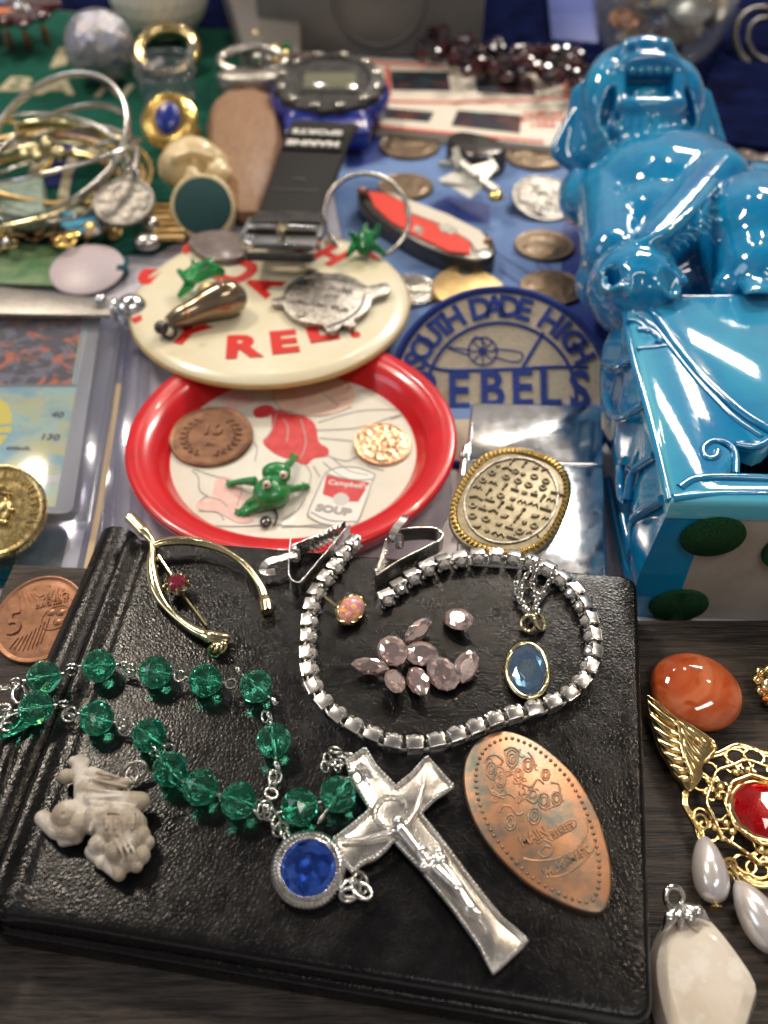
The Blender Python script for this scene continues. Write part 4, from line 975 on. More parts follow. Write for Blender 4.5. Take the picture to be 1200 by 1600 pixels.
# print: a soup can, red flower over a blossom, pencil swirls
td('printed_flower', [(428, 640), (470, 648), (492, 662), (498, 690), (512, 700), (512, 712), (490, 716), (478, 726), (456, 718), (436, 712), (418, 700), (411, 688), (424, 672)], 'print_red', 0, 3)
td('printed_flower', [(430, 606), (442, 596), (470, 590), (505, 586), (545, 598), (554, 620), (540, 640), (505, 648), (470, 650), (440, 640), (428, 622)], 'print_peach', 0, 3)
td('printed_flower', [(345, 628), (352, 616), (372, 612), (392, 618), (398, 628), (380, 634), (360, 640)], 'print_pink', 0, 3)
td('printed_flower', [(340, 745), (368, 750), (392, 780), (396, 812), (370, 816), (340, 800), (312, 796), (308, 784), (330, 776)], 'print_pink', 0, 3)
td('printed_flower', [(396, 640), (415, 632), (430, 638), (420, 650), (400, 652)], 'print_red', .001, 2)
lg = G()
for pts in ([(300, 735), (310, 745), (312, 765), (325, 775)], [(302, 732), (330, 742), (360, 750)], [(360, 750), (378, 760), (370, 790)], [(310, 798), (340, 800), (350, 812)], [(312, 784), (322, 776), (345, 782), (356, 792)], [(430, 606), (428, 622), (445, 642), (500, 650), (550, 636)],
            [(425, 640), (470, 649)], [(495, 672), (560, 668), (610, 652), (628, 648)], [(500, 684), (560, 690), (600, 695)], [(497, 660), (560, 642), (620, 640), (635, 645), (610, 655)], [(412, 688), (424, 672), (432, 645)], [(512, 712), (540, 720), (560, 712)], [(478, 727), (486, 745), (470, 790), (440, 812)], [(490, 728), (500, 745)],
            [(500, 600), (520, 590), (545, 600), (540, 615)], [(505, 615), (520, 625), (545, 622)], [(560, 610), (600, 608)], [(300, 818), (360, 822), (420, 820)], [(420, 818), (470, 822), (540, 826)], [(440, 824), (500, 820), (560, 828)], [(515, 625), (528, 632), (520, 640)], [(395, 690), (402, 700), (398, 720)],
            [(443, 655), (450, 668), (448, 690)], [(470, 655), (478, 690), (470, 715)], [(600, 735), (575, 728), (580, 716)], [(520, 716), (545, 735), (575, 742)], [(505, 722), (530, 742), (545, 748)]):
    lg.join(line_g(pts, DZ + .004, .016, 4, 5))
part('pencil_lines', lg, 'print_grey', tray, 60)
td('printed_can', [(509, 738), (530, 730), (560, 732), (585, 741), (584, 760), (560, 810), (552, 820), (530, 822), (500, 816), (484, 808), (482, 796)], 'print_white', .001)
td('printed_can', [(510, 742), (540, 748), (578, 754), (560, 784), (535, 784), (504, 772)], 'print_red', .003)
lg = G()
for pts in ([(509, 738), (482, 798), (484, 808)], [(484, 808), (510, 820), (552, 822)], [(586, 741), (562, 808), (552, 822)], [(509, 738), (530, 730), (562, 731), (586, 741)], [(509, 739), (530, 746), (560, 750), (584, 748)], [(486, 800), (515, 813), (556, 815)]):
    lg.join(line_g(pts, DZ + .008, .022, 4, 4))
part('can_outline', lg, 'print_grey', tray, 60)
def tdt(s, x, y, size, a, m, z, par, bold=.01, sx=1, name='lettering', dep=.012):
    p = P(x, y, z); g = text_g(s, size, dep, bold, sx, TR(p.x, p.y, z) @ RZ(a)); return part(name, g, m, par)
tdt("Campbell's", 544, 757, .26, -10, 'print_white', DZ + .008, tray, .003, .95)
tdt('SOUP', 521, 797, .34, -12, 'print_grey', DZ + .008, tray, .02, 1.1)
td('printed_seal', [(521, 776), (530, 770), (540, 772), (546, 780), (540, 788), (528, 789), (521, 783)], 'print_lightgrey', .006, 3)
# coins on the tray
TC = TZ + .41
ex = G(); ex.join(text_g('10', .62, .03, .012), TR(0, .22, .004)); ex.join(text_g('YEN', .16, .02, .004), TR(0, -.36, .004))
for k in range(9):
    for s_ in (-1, 1): a_ = R(50 - 15*k); ex.ball((s_*.80*math.cos(a_), .80*math.sin(a_), 0), (.10, .05, .02), 8, 5); ex.ball((s_*.68*math.cos(a_ + .1), .68*math.sin(a_ + .1), 0), (.05, .08, .02), 8, 5)
coin('bronze_coin', 'brown bronze coin with the number 10 lying on the left of the round tray', 330, 680, TC, 1.175, 'bronze', .15, nrelief(1.5, .006, 1, 3), rz=-2, extra=ex, tilt=(4, 0))
ex = G(); ex.join(text_g('1', .55, .03, .01), TR(-.12, 0, .004)); ex.ball((.18, .0, 0), (.2, .24, .03))
coin('small_coin', 'small bright copper coin lying on the right of the round tray above the printed can', 597, 692, TC, .80, 'new_copper', .14, nrelief(5, .03, .7, 4), extra=ex, tilt=(6, 4))
# ------------------------------------------------------------------ frog on the tray
fr = thing('frog_figurine', 'dark green plastic frog figurine with bulging eyes sitting on the round tray', 'figurine', P(420, 790, TC))
def fp(x, y, z): return P(x, y, TC + z)
g = G(); g.ball(fp(424, 770, .30), (.50, .50, .36), 18, 12); g.ball(fp(432, 738, .45), (.40, .30, .28), 16, 10); g.ball(fp(446, 744, .62), .15, 10, 8); g.ball(fp(418, 752, .62), .15, 10, 8)
for pts in ([(400, 752, .3), (380, 752, .2), (362, 755, .1)], [(404, 780, .25), (388, 786, .15), (376, 800, .06)], [(446, 765, .3), (468, 762, .2), (480, 758, .08)], [(440, 735, .4), (455, 722, .3), (462, 712, .2)], [(412, 790, .2), (396, 796, .1), (384, 802, .05)]):
    p = [fp(*q) for q in pts]; g.tube(p, [.15, .10, .08], 8)
    for dx, dy in ((-8, -4), (-4, 5), (4, 4), (-9, 2)): g.cap(p[2], fp(pts[2][0] + dx, pts[2][1] + dy, pts[2][2] - .02), .05, .04, 6)
part('body', blob(g, .035, 3), 'frog_green', fr, 70)
for (x, y) in ((443, 742), (417, 757)):
    g = G(); g.ball(fp(x, y, .72), .115, 12, 8); e = part('eye', g, 'enamel_white', fr, 70)
    g = G(); g.ball(fp(x - 1, y + 1, .82), .04, 8, 6); part('pupil', g, 'print_black', e, 70)
g = G(); g.tube(smooth_loop([fp(402, 792, .1), fp(425, 794, .12), fp(433, 806, .1), fp(428, 822, .08)], 5, False), .035, 6); g.ball(fp(415, 815, .08), (.16, .2, .08), 10, 6)
part('wire_hook', g, 'gunmetal', fr, 60)

# ================================================================== cream button
bz = .55
bl_, br2 = P(203, 470, bz), P(640, 452, bz); bc0 = (bl_ + br2)/2; bR = (br2 - bl_).length/2
bc0.y -= .15
bt = thing('cream_button', 'large round cream coloured pin button with red letters overlapping the red rimmed tray', 'button', (bc0.x, bc0.y, TZ + .9))
g = G(); g.lathe([(bR*.9, -.30), (bR - .10, -.28), (bR, -.22), (bR + .01, -.16), (bR - .05, -.08)], 100, TR(*bc0), True, False); part('edge', g, 'cream_edge', bt, 60)
g = G(); g.lathe([(bR - .03, -.12), (bR - .12, -.03), (bR - .5, .02), (bR*.6, .045), (bR*.3, .055), (.01, .06)], 100, TR(*bc0), False, True); part('face', g, 'cream', bt, 60)
BZ = bz + .075
def bl(ch, x, y, s, a, sx=1.0):
    p = P(x, y, bz); q = math.hypot(p.x - bc0.x, p.y - bc0.y)/bR; zz = bz + (.055 if q < .5 else .055 - .010*(q-.5)/.1 if q < .7 else .035 - .08*(q - .7)/.25); g = text_g(ch, s*1.2, .05, .075, sx, TR(p.x, p.y, zz) @ RZ(a)); part('letter', g, 'red_ink', bt)
bl('R', 378, 545, 1.25, 5, 1.1); bl('E', 443, 538, 1.25, 10, 1.1); bl('L', 500, 520, 1.25, 16, 1.2); bl('.', 553, 515, 1.1, 10)
bl('Y', 292, 524, 1.25, -22, 1.0); bl('I', 232, 492, 1.3, -52); 
bl('S', 256, 432, 1.7, 88, 1.1); bl('O', 318, 388, 1.4, 70, 1.0); bl('U', 366, 425, 1.8, 58, 1.1); bl('A', 412, 450, 1.2, 60)
bl('T', 478, 385, 1.2, -30); bl('H', 515, 402, 1.2, -40); bl('Z', 560, 402, 1.1, -60)
# green glass leaves / frogs on the button
def glass_frog(label, pts, cx, cy, z):
    t = thing('glass_frog', label, 'figurine', P(cx, cy, z), 0, 'green glass frogs on the cream button'); g = G()
    for p0, p1, r0, r1 in pts: g.cap(P(*p0), P(*p1), r0, r1, 10)
    part('body', blob(g, .05, 2), 'green_glass', t, 70); return t
b1 = BZ
t = glass_frog('green glass frog with one raised leg on the upper left of the cream button', [((300, 432, b1+.5), (325, 420, b1+.6), .30, .32), ((325, 420, b1+.6), (345, 425, b1+.4), .28, .16), ((298, 440, b1+.5), (280, 424, b1+.55), .2, .1), ((296, 445, b1+.4), (280, 462, b1+.1), .18, .09), ((305, 420, b1+.7), (300, 405, b1+.9), .13, .06), ((325, 412, b1+.7), (330, 404, b1+.8), .12, .07)], 310, 440, b1)
t = glass_frog('green glass frog with an amber belly at the top right of the cream button', [((570, 372, b1+.5), (570, 390, b1+.4), .30, .22), ((556, 372, b1+.5), (546, 365, b1+.75), .16, .08), ((585, 368, b1+.5), (592, 352, b1+.8), .18, .09), ((553, 385, b1+.3), (542, 400, b1+.1), .16, .08), ((585, 385, b1+.3), (602, 398, b1+.05), .16, .07), ((570, 360, b1+.6), (572, 352, b1+.7), .12, .1)], 570, 390, b1)
g = G(); g.ball(P(570, 390, b1+.25), (.30, .22, .2), 12, 8); part('belly', g, 'smoky', t, 70)
# smoky glass pipe shape
ac = thing('smoky_charm', 'smoky brown metal acorn shaped charm with a ball tip on the cream button', 'charm', P(320, 490, b1))
g = G(); L_ = [(262, 505, .30, .20), (282, 496, .34, .33), (305, 486, .40, .38), (330, 474, .48, .50), (355, 466, .52, .58), (374, 464, .50, .44), (384, 462, .5, .2)]
g.tube(smooth_loop([P(x, y, b1 + z) for x, y, z, r in L_], 4, False), [r for r in smooth_r] if False else [q.x for q in smooth_loop([Vector((r, 0, 0)) for x, y, z, r in L_], 4, False)], 20); part('body', g, 'smoky', ac, 60)
g = G(); g.ball(P(252, 512, b1+.25), .22, 14, 10); g.torus(.2, .06, 16, 6, TR(*P(264, 518, b1+.2)) @ RX(60)); part('ball_tip', g, 'gunmetal', ac, 60)
g = G(); g.ball(P(292, 492, b1+.75), .10, 10, 8); g.ball(P(345, 442, b1+1.0), .12, 10, 8); part('knob', g, 'copper', ac, 60)
g = G(); g.ball(P(330, 455, b1+.55), (.45, .3, .3), 12, 8); part('shoulder', g, 'brass', ac, 60)
# silver tag
tg = thing('silver_tag', 'silver coloured metal tag shaped like a turtle with raised lettering on the cream button', 'tag', P(515, 465, b1))
to = [(424, 466), (440, 462), (444, 450), (458, 438), (476, 428), (480, 420), (496, 419), (502, 425), (530, 426), (556, 434), (574, 446), (600, 440), (610, 447), (604, 458), (582, 464), (578, 478), (566, 490), (552, 498), (556, 506), (546, 510), (536, 506), (524, 516), (510, 515), (504, 506), (480, 503), (458, 495), (444, 482), (440, 474), (428, 474)]
g = G(); g.prism(smooth_loop(pxy(to, b1+.22), 2), b1+.03, b1+.2, .03); part('plate', g, 'old_silver', tg, 40)
g = G(); g.torus(.13, .05, 18, 6, TR(*P(470, 491, b1+.2))); part('hole_rim', g, 'old_silver', tg, 60)
g = G(); p = P(470, 491, b1+.205); g.lathe([(.001, 0), (.10, 0), (.10, .006), (.001, .006)], 18, TR(*p)); part('hole', g, 'cream', tg)
for s, x, y, sz in (('LUCKY', 522, 436, .26), ('OLD RIVER', 515, 450, .26), ('1977', 512, 463, .26), ('MIAMI FLA', 505, 478, .30)):
    tdt(s, x, y, sz, -18, 'silver', b1 + .215, tg, .008, 1.25, dep=.04)
g = G(); pts = [P(x, y, b1+.2) for x, y in ((445, 466), (455, 446), (480, 432), (520, 430))]; g.tube(smooth_loop(pts, 4, False), .05, 6); pts = [P(x, y, b1+.2) for x, y in ((510, 512), (540, 500), (562, 482), (570, 460))]; g.tube(smooth_loop(pts, 4, False), .05, 6); part('raised_rim', g, 'silver', tg, 60)
o_ = smooth_loop(pxy([(293, 380), (310, 365), (345, 360), (375, 368), (385, 385), (380, 400), (355, 408), (320, 402)], b1+.15), 3)
g = G(); g.prism(o_, b1+.0, b1+.2, .08); solo('dark_pebble', g, 'dark_stone', 'flat dark brown pebble on the back edge of the cream button left of the buckle', 'stone')

# ================================================================== embroidered patch
def fit_circle(pts):
    import numpy as np
    A = np.array([[2*p.x, 2*p.y, 1] for p in pts]); b = np.array([p.x**2 + p.y**2 for p in pts])
    s = np.linalg.lstsq(A, b, rcond=None)[0]; return s[0], s[1], math.sqrt(s[2] + s[0]**2 + s[1]**2)
pt_ = R(36); pR = 3.40; pC, pS = math.cos(pt_), math.sin(pt_); pY0 = 20.5; psc = .30
pzc = -.74 + psc*pS; pxc = (783 - 600)/F * ((H - pzc)*sp + (pY0 + psc*pC)*cp)
PM = Matrix((Vector((1, 0, 0)), Vector((0, pC, pS)), Vector((0, -pS, pC)))).transposed().to_4x4(); PM.translation = Vector((pxc, pY0 + psc*pC, pzc))
def bendg(g):
    for i, p in enumerate(g.v):
        if p.y > -psc: g.v[i] = PM @ p
        else: g.v[i] = Vector((pxc + p.x, pY0 + psc + p.y, -.74 + p.z))
    return g
def puv(px, py):
    o = Vector((0, 0, H)); d = P(px, py, 0) - o; n = PM.col[2].xyz; t = (PM.translation - o).dot(n)/d.dot(n); q = PM.inverted() @ (o + d*t); return q.x, q.y
pa = thing('embroidered_patch', 'round cream school patch with blue stitched border and SOUTH DADE HIGH REBELS lettering', 'patch', (pxc, pY0, TZ))
g = G(); rr_p = []
for vv in [-pR*.985 + (pR*.985 - psc)*k/20 for k in range(21)] + [-psc + (pR*.985 + psc)*k/30 for k in range(1, 31)]:
    hw = math.sqrt(max(.01, (pR*.99)**2 - vv*vv)); rr_p.append([Vector((-hw + 2*hw*j/24, vv, 0)) for j in range(25)] + [Vector((hw - 2*hw*j/24, vv, -.06)) for j in range(25)])
g.loops(rr_p); part('cloth', bendg(g), 'patch_cloth', pa, 60)
g = G()
for k in range(220):
    a = 2*pi*k/220; c_, s_ = math.cos(a), math.sin(a); g.tube([((pR - .17)*c_, (pR - .17)*s_, .0), ((pR - .05)*math.cos(a+.012), (pR - .05)*math.sin(a+.012), .06), ((pR + .04)*math.cos(a+.02), (pR + .04)*math.sin(a+.02), -.03)], .055, 5)
part('border', bendg(g), 'blue_thread', pa, 60)
g = G(); ri_ = pR*.665
g.tube([Vector((ri_*math.cos(R(a)), ri_*math.sin(R(a)), .02)) for a in range(-30, 171, 3)], .055, 6)
def pl(pts, r=.055):
    q = [Vector((*puv(*p), .02)) for p in pts]; g.tube(smooth_loop(q, 4, False), r, 6, flat=.6)
pl([(660, 566), (690, 578), (740, 579), (800, 577), (860, 574), (918, 574)]); pl([(816, 575), (832, 548), (849, 520)])
part('stitched_line', bendg(g), 'blue_thread', pa, 60)
g = arc_text('SOUTH DADE HIGH', pR*.81, .95, 158, 28, .06, .03, sx=1.0); part('lettering', bendg(G().join(g, TR(0, 0, .03))), 'blue_thread', pa, 50)
g = G(); cu_, cv_ = puv(754, 549)
g.torus(.44, .024, 30, 5, TR(cu_, cv_, .02)); g.torus(.12, .02, 14, 5, TR(cu_, cv_, .02))
for k in range(8): g.tube([(cu_, cv_, .02), (cu_ + .44*math.cos(k*pi/4), cv_ + .44*math.sin(k*pi/4), .02)], .02, 5)
for q in ([(770, 545), (814, 551), (808, 566), (770, 558)], [(735, 547), (698, 543), (735, 556)], [(733, 540), (742, 527), (750, 530), (760, 540)]): pl(q, .024)
part('cannon', bendg(g), 'blue_thread', pa, 60)
g = G()
for ch, x, y in (('R', 668, 614), ('E', 716, 614), ('B', 768, 611), ('E', 815, 609), ('L', 858, 609), ('S', 905, 612)):
    a, b = puv(x, y); g.join(text_g(ch, 1.62, .06, .035, .86, TR(a, b, .03)))
part('lettering', bendg(g), 'blue_thread', pa, 50)
# ================================================================== lighter
LZ = .62
li = thing('flip_top_lighter', 'scratched chrome flip top lighter lying behind the wallet under the oval emblem', 'lighter', P(826, 780, TZ))
l0, l1 = P(737, 628, LZ), P(940, 634, LZ); l2, l3 = P(950, 935, LZ), P(706, 925, LZ)
def lerp2(a, b, t): return a.lerp(b, t)
sl, sr_ = lerp2(l0, l3, .36), lerp2(l1, l2, .36)
def lbox(a, b, c, d, name, z1=LZ, z0=TZ + .06):
    o = rquad([v.xy for v in (d, c, b, a)], .16, 4, 6); gg = G(); gg.prism(o, z0, z1, .07); part(name, gg, 'chrome', li, 50)
lbox(l0, l1, sr_ + Vector((0, .03, 0)), sl + Vector((0, .03, 0)), 'lid'); lbox(sl, sr_, l2, l3, 'case')
g = G(); g.tube([P(728, 700, LZ - .15), P(722, 745, LZ - .15)], .10, 12); g.ball(P(724, 712, LZ - .05), .12, 10, 8); part('hinge', g, 'chrome', li, 60)
EZ = LZ + .16
ec = P(799, 779, EZ); em = TR(*ec) @ RZ(-24)
ex_, ey_ = 1.36, 1.92
def sup(rx, ry, n=70, p=2.5): 
    r = []
    for i in range(n):
        a = 2*pi*i/n; c, s = math.cos(a), math.sin(a); f = (abs(c)**p + abs(s)**p)**(-1/p); r.append((rx*c*f, ry*s*f))
    return r
em_t = thing('oval_emblem', 'oval silver toned emblem with hieroglyph relief and gold rope edge lying on the chrome lighter', 'emblem', (ec.x, ec.y, LZ))
g = G(); g.prism(sup(ex_, ey_), -.14, -.02, .04, em); part('plate', g, 'emblem_metal', em_t, 50)
g = G(); rp = sup(ex_*.93, ey_*.93, 74)
for i in range(74):
    p = Vector((*rp[i], .0)); q = Vector((*rp[(i+1) % 74], 0)); d = (q-p).normalized(); n_ = Vector((-d.y, d.x, 0))
    g.tube([em @ (p - n_*.08 - d*.03), em @ (p + Vector((0, 0, .05))), em @ (p + n_*.08 + d*.05)], [.03, .06, .03], 6)
part('rope_edge', g, 'yellow_gold', em_t, 60)
g = G(); g.torus(ex_*.80, .03, 70, 6, em @ TR(0, 0, .0), ry=ey_*.80); part('inner_line', g, 'old_silver', em_t, 60)
rnd = random.Random(5); g = G()
for row_, yy in enumerate([1.3, .98, .66, .34, .02, -.3, -.62, -.94, -1.24]):
    wd = ex_*.78*math.sqrt(max(.05, 1 - (yy/(ey_*.84))**2)); x = -wd + .08
    while x < wd - .1:
        w_ = rnd.uniform(.14, .34); kk = rnd.randrange(6); T_ = em @ TR(x + w_/2, yy + rnd.uniform(-.03, .03), .0)
        if kk == 0: g.tube([T_ @ Vector((-w_/2, -.05, 0)), T_ @ Vector((0, .06, 0)), T_ @ Vector((w_/2, -.02, 0))], .035, 5)
        elif kk == 1: g.torus(.08, .028, 12, 5, T_)
        elif kk == 2: g.tube([T_ @ Vector((-w_/2, 0, 0)), T_ @ Vector((w_/2, 0, 0))], .04, 5); g.tube([T_ @ Vector((0, 0, 0)), T_ @ Vector((0, .12, 0))], .03, 5)
        elif kk == 3: g.ball(T_ @ Vector((0, 0, 0)), (w_*.4, .07, .04), 8, 5)
        elif kk == 4: g.tube([T_ @ Vector((-w_/2 + w_*k/4, (.05 if k % 2 else -.05), 0)) for k in range(5)], .026, 5)
        else: g.tube([T_ @ Vector((0, -.11, 0)), T_ @ Vector((0, .11, 0))], .035, 5); g.ball(T_ @ Vector((.03, .1, 0)), .05, 6, 5)
        x += w_ + .05
part('relief', g, 'emblem_metal', em_t, 60)

# ================================================================== trading card, sleeves, gold-lined holders
CZ0 = -.30
cd = thing('trading_card', 'trading card with dark fiery artwork and pastel lower half inside a clear rigid holder', 'card', P(60, 720, TZ))
def quad(a, b, c, d, z0, z1, r=.12): g = G(); g.prism(rquad([v.xy for v in (a, b, c, d)], r, 4, 3), z0, z1, .01); return g
cA, cB, cC, cD = P(-130, 832, CZ0), P(108, 800, CZ0), P(158, 488, CZ0), P(-60, 480, CZ0)
def cardq(name, pts, z, m): return decal(name, pts, z, m, cd, .015)
g = quad(P(-160, 800, CZ0), P(112, 802, CZ0), P(160, 480, CZ0), P(-90, 480, CZ0), CZ0 - .05, CZ0, .28); part('card_border', g, 'card_grey', cd)
cardq('printed_panel', [(-140, 790), (86, 792), (140, 495), (-90, 490)], CZ0 + .012, 'holo_card')
cardq('picture', [(-120, 600), (112, 600), (130, 495), (-90, 490)], CZ0 + .020, 'card_art')
g = G()
for pts in ([(-120, 602), (118, 602)], [(118, 602), (134, 495)]): g.join(line_g(pts, CZ0 + .03, .05, 4, 0))
part('picture_frame', g, 'card_grey', cd)
cardq('printed_star', [(-60, 640), (0, 624), (12, 632), (18, 645), (18, 662), (0, 664)], CZ0 + .022, 'card_yellow')
cardq('printed_star', [(-60, 672), (18, 666), (16, 676), (-60, 676)], CZ0 + .022, 'card_yellow')
cardq('printed_star', [(-60, 682), (12, 680), (2, 694), (-60, 702)], CZ0 + .022, 'card_yellow')
cardq('printed_band', [(-130, 752), (94, 742), (92, 754), (-130, 764)], CZ0 + .021, 'paper_white')
for s, x, y, sz in (('40', 90, 648, .34), ('130', 78, 683, .34), ('attack.', 30, 700, .24)): tdt(s, x, y, sz, -3, 'print_black', CZ0 + .026, cd, .005, 1.1)
for s, x, y, sz in (('attack.', 10, 716, .20),): pass
g = G(); 
ho = rquad([v.xy for v in (P(-200, 830, -.1), P(140, 822, -.1), P(196, 470, -.1), P(-100, 470, -.1))], .2, 4, 6)
g.prism(ho, CZ0 + .06, CZ0 + .13, .02); part('clear_cover', g, 'clear_plastic', cd)
g = G(); q = [P(138, 822, -.2), P(150, 745, -.2), P(168, 640, -.2), P(196, 472, -.2)]; g.band(resample(q, .6), .16, .22); q = [P(-200, 832, -.2), P(0, 828, -.2), P(138, 822, -.2)]; g.band(resample(q, .6), .16, .22); part('clear_edge', g, 'clear_plastic', cd, 60)
# other holders under and beside it
for i, (a, b, lab) in enumerate((((205, 470), (168, 900), 'clear rigid card holder with a tan edge strip, just right of the trading card'), ((235, 480), (215, 905), 'clear rigid card holder half under the red rimmed tray, right of the tan strip'))):
    z = -.55 - .1*i; h = thing('card_holder', lab, 'card holder', P((a[0]+b[0])/2, 690, TZ))
    w_ = 150
    pts = [P(b[0] - w_, 905, z), P(b[0], 905, z), P(a[0], a[1], z), P(a[0] - w_*.6, a[1], z)]
    part('sheet', quad(*pts, z, z + .05, .15), 'clear_plastic', h)
    g = G(); g.band(resample([P(b[0], 905, z), P(a[0], a[1], z)], .6), .12, .12); g.band(resample([P(b[0] - 17, 905, z + .04), P(a[0] - 12, a[1], z + .04)], .6), .07, .1); part('edge', g, 'clear_plastic', h, 60)
    if i == 0:
        g = G(); g.band(resample([P(132, 905, z + .06), P(156, 790, z + .06), P(186, 600, z + .06)], .6), .16, .02); part('tan_strip', g, 'tan_line', h)
g = G(); g.prism(pxy([(-160, 905), (96, 905), (118, 815), (-130, 815)], -.62), -.66, -.62); sh = thing('teal_box', 'glossy dark teal box with a pale edge under the gold coin, left edge', 'box', P(20, 860, TZ)); part('lid', g, 'teal_sheet', sh)
g = G(); g.prism(pxy([(92, 905), (116, 905), (135, 815), (112, 815)], -.61), -.65, -.605); part('pale_edge', g, 'paper_white', sh)
g = G(); g.prism(pxy([(-160, 915), (112, 915), (140, 800), (-130, 800)], -.67), TZ + .004, -.67); part('box_body', g, 'teal_sheet', sh)
# steel bar with ball
kb = thing('steel_bar', 'flat brushed steel bar ending in a shiny ball, lying across the card holders at left', 'bookmark', P(90, 470, .0))
g = G(); g.prism(pxy([(-60, 488), (176, 492), (182, 468), (120, 462), (-60, 440)], .12), .0, .12, .03); part('bar', g, 'brushed_steel', kb, 40)
g = G(); g.ball(P(207, 486, .35), .55, 28, 18); g.torus(.30, .09, 20, 8, TR(*P(180, 484, .3)) @ RY(90)); part('ball_end', g, 'chrome', kb, 60)
g = G(); g.ball(P(157, 470, .25), .22, 16, 10); part('rivet', g, 'chrome', kb, 60)
# pink disc, green card
def disc(name, x, y, z, r, th, m, lab, cat, tilt=0, ry=None, group=None):
    p = P(x, y, z); g = G(); g.lathe([(r*.97, 0), (r, .03), (r, th - .03), (r*.96, th), (.01, th)], 40, TR(*p) @ RX(tilt) @ SC(1, (ry or r)/r, 1)); return solo(name, g, m, lab, cat, group, 50, loc=p)
disc('pink_disc', 137, 423, -.45, 1.32, .12, 'pink_paper', 'pale pink round disc lying above the steel bar on the left', 'disc', 10)
g = G(); g.prism(pxy([(-60, 440), (95, 445), (110, 385), (-60, 375)], -.5), -.6, -.5, .02); solo('green_card', g, 'green_card', 'blurred green picture card under the bangles at left edge', 'card')
g = G(); g.prism(pxy([(182, 420), (200, 420), (200, 400), (184, 398)], -.3), -.6, -.3, .02); solo('teal_tile', g, 'teal_sheet', 'tiny teal tile in front of the gold charms, left of the cream button', 'tile')

# ================================================================== green pennant with letters
gp = thing('green_pennant', 'dark green felt pennant with cream letters BAN and a navy shape, under the bangles', 'pennant', P(180, 200, TZ))
g = G(); g.prism(pxy([(-60, 400), (240, 395), (420, 300), (420, 50), (230, 38), (120, 20), (-60, 4)], TZ + .1), TZ + .01, TZ + .1, .02); part('felt', g, 'green_cloth', gp)
GZ = TZ + .13
def gl(ch, x, y, s, a=0, m='cream_cloth', sx=1.1): return tdt(ch, x, y, s, a, m, GZ, gp, .05, sx, 'letter', .06)
gl('B', 25, 133, 2.6, -4); gl('A', 92, 138, 2.6, -2); gl('N', 178, 143, 2.3, -6, sx=1.0)
decal('navy_shape', [(70, 290), (88, 205), (150, 200), (165, 215), (128, 222), (112, 292)], GZ, 'navy_cloth', gp, .04)
for q in ([(42, 275), (55, 245), (78, 245), (66, 280)], [(85, 330), (98, 270), (115, 225), (128, 226), (112, 275), (103, 330)], [(110, 222), (165, 232), (170, 240), (125, 240)], [(86, 315), (100, 318), (150, 330), (150, 338), (86, 330)], [(92, 75), (108, 72), (104, 100), (78, 106)], [(118, 22), (210, 30), (212, 36), (118, 30)]): decal('cream_shape', q, GZ + .01, 'cream_cloth', gp, .05)
# bangles
def bangle(x, y, z, r, w_, th, tx, ty, rz, m, lab, ry=None, round_=False, a0=0, a1=360):
    c = P(x, y, z); Mx = TR(*c) @ RZ(rz) @ RX(tx) @ RY(ty); n = 80; g = G()
    pts = [Mx @ Vector((r*math.cos(R(a0 + (a1-a0)*i/n)), (ry or r)*math.sin(R(a0 + (a1-a0)*i/n)), 0)) for i in range(n + (0 if a1-a0 == 360 else 1))]
    if round_: g.tube(pts, w_, 10, a1-a0 == 360)
    else: g.band(pts, w_, th, a1-a0 == 360, side=(Mx.to_3x3() @ Vector((0, 0, 1))))
    return solo('bangle', g, m, lab, 'bangle', 'bangles piled on the green pennant', 60)
bangle(95, 268, .2, 3.55, .13, .1, 4, 6, 0, 'gold', 'thin gold bangle with the widest hoop, reaching nearest the cream skull figure', round_=True)
bangle(88, 262, .5, 3.35, .12, .1, -4, 10, 0, 'brass', 'dull brass bangle just inside the widest gold hoop', round_=True)
bangle(80, 275, .3, 3.5, .12, .1, 8, -8, 0, 'old_silver', 'tarnished thin silver bangle low in the pile', round_=True)
bangle(86, 225, 1.6, 3.2, .30, .12, 26, -20, 8, 'bright_silver', 'bright silver bangle tilted up highest on the right, crossing over the others', round_=False)
bangle(82, 250, 1.1, 3.3, .24, .12, 12, -16, 0, 'silver', 'silver bangle with the round medal hanging from it')
bangle(115, 236, .9, 2.5, .42, .12, -8, 14, -14, 'pale_gold', 'wide champagne coloured bangle arc behind the silver ones', a0=20, a1=180)
bangle(-25, 236, .5, 2.6, .11, .1, 5, 12, 0, 'yellow_gold', 'small yellow gold bangle cut by the left edge', round_=True)
bangle(60, 258, .9, 3.45, .07, .1, 10, 8, 0, 'bright_silver', 'very thin bright silver bangle lying level across the pile', round_=True)
bangle(100, 250, 1.3, 3.0, .08, .1, -14, -12, 0, 'silver', 'thin silver bangle leaning back over the navy shape', round_=True)
bangle(40, 285, .6, 3.3, .10, .1, 2, -6, 0, 'pale_gold', 'champagne coloured round wire bangle nearest the pale green stone', round_=True)
bangle(70, 300, -.2, 3.1, .16, .1, 4, 3, 0, 'gold', 'heavier gold bangle at the bottom of the pile near the green card', round_=True)
md = thing('round_medal', 'round silver religious medal hanging from a bangle beside the cream skull figure', 'medal', P(195, 315, .6))
mm = TR(*P(195, 318, .75)) @ RX(22) @ RZ(5)
part('disc', relief_disc(1.12, .12, nrelief(2.2, .06, 1.0, 8), rim=.12, rimh=.05), 'dark_silver', md, 60, Mx=mm)
g = G(); g.torus(.28, .06, 18, 8, TR(*P(205, 276, 1.2)) @ RX(40)); g.torus(.2, .05, 18, 8, TR(*P(200, 262, 1.4)) @ RZ(60) @ RX(60)); part('jump_ring', g, 'nickel', md, 60)
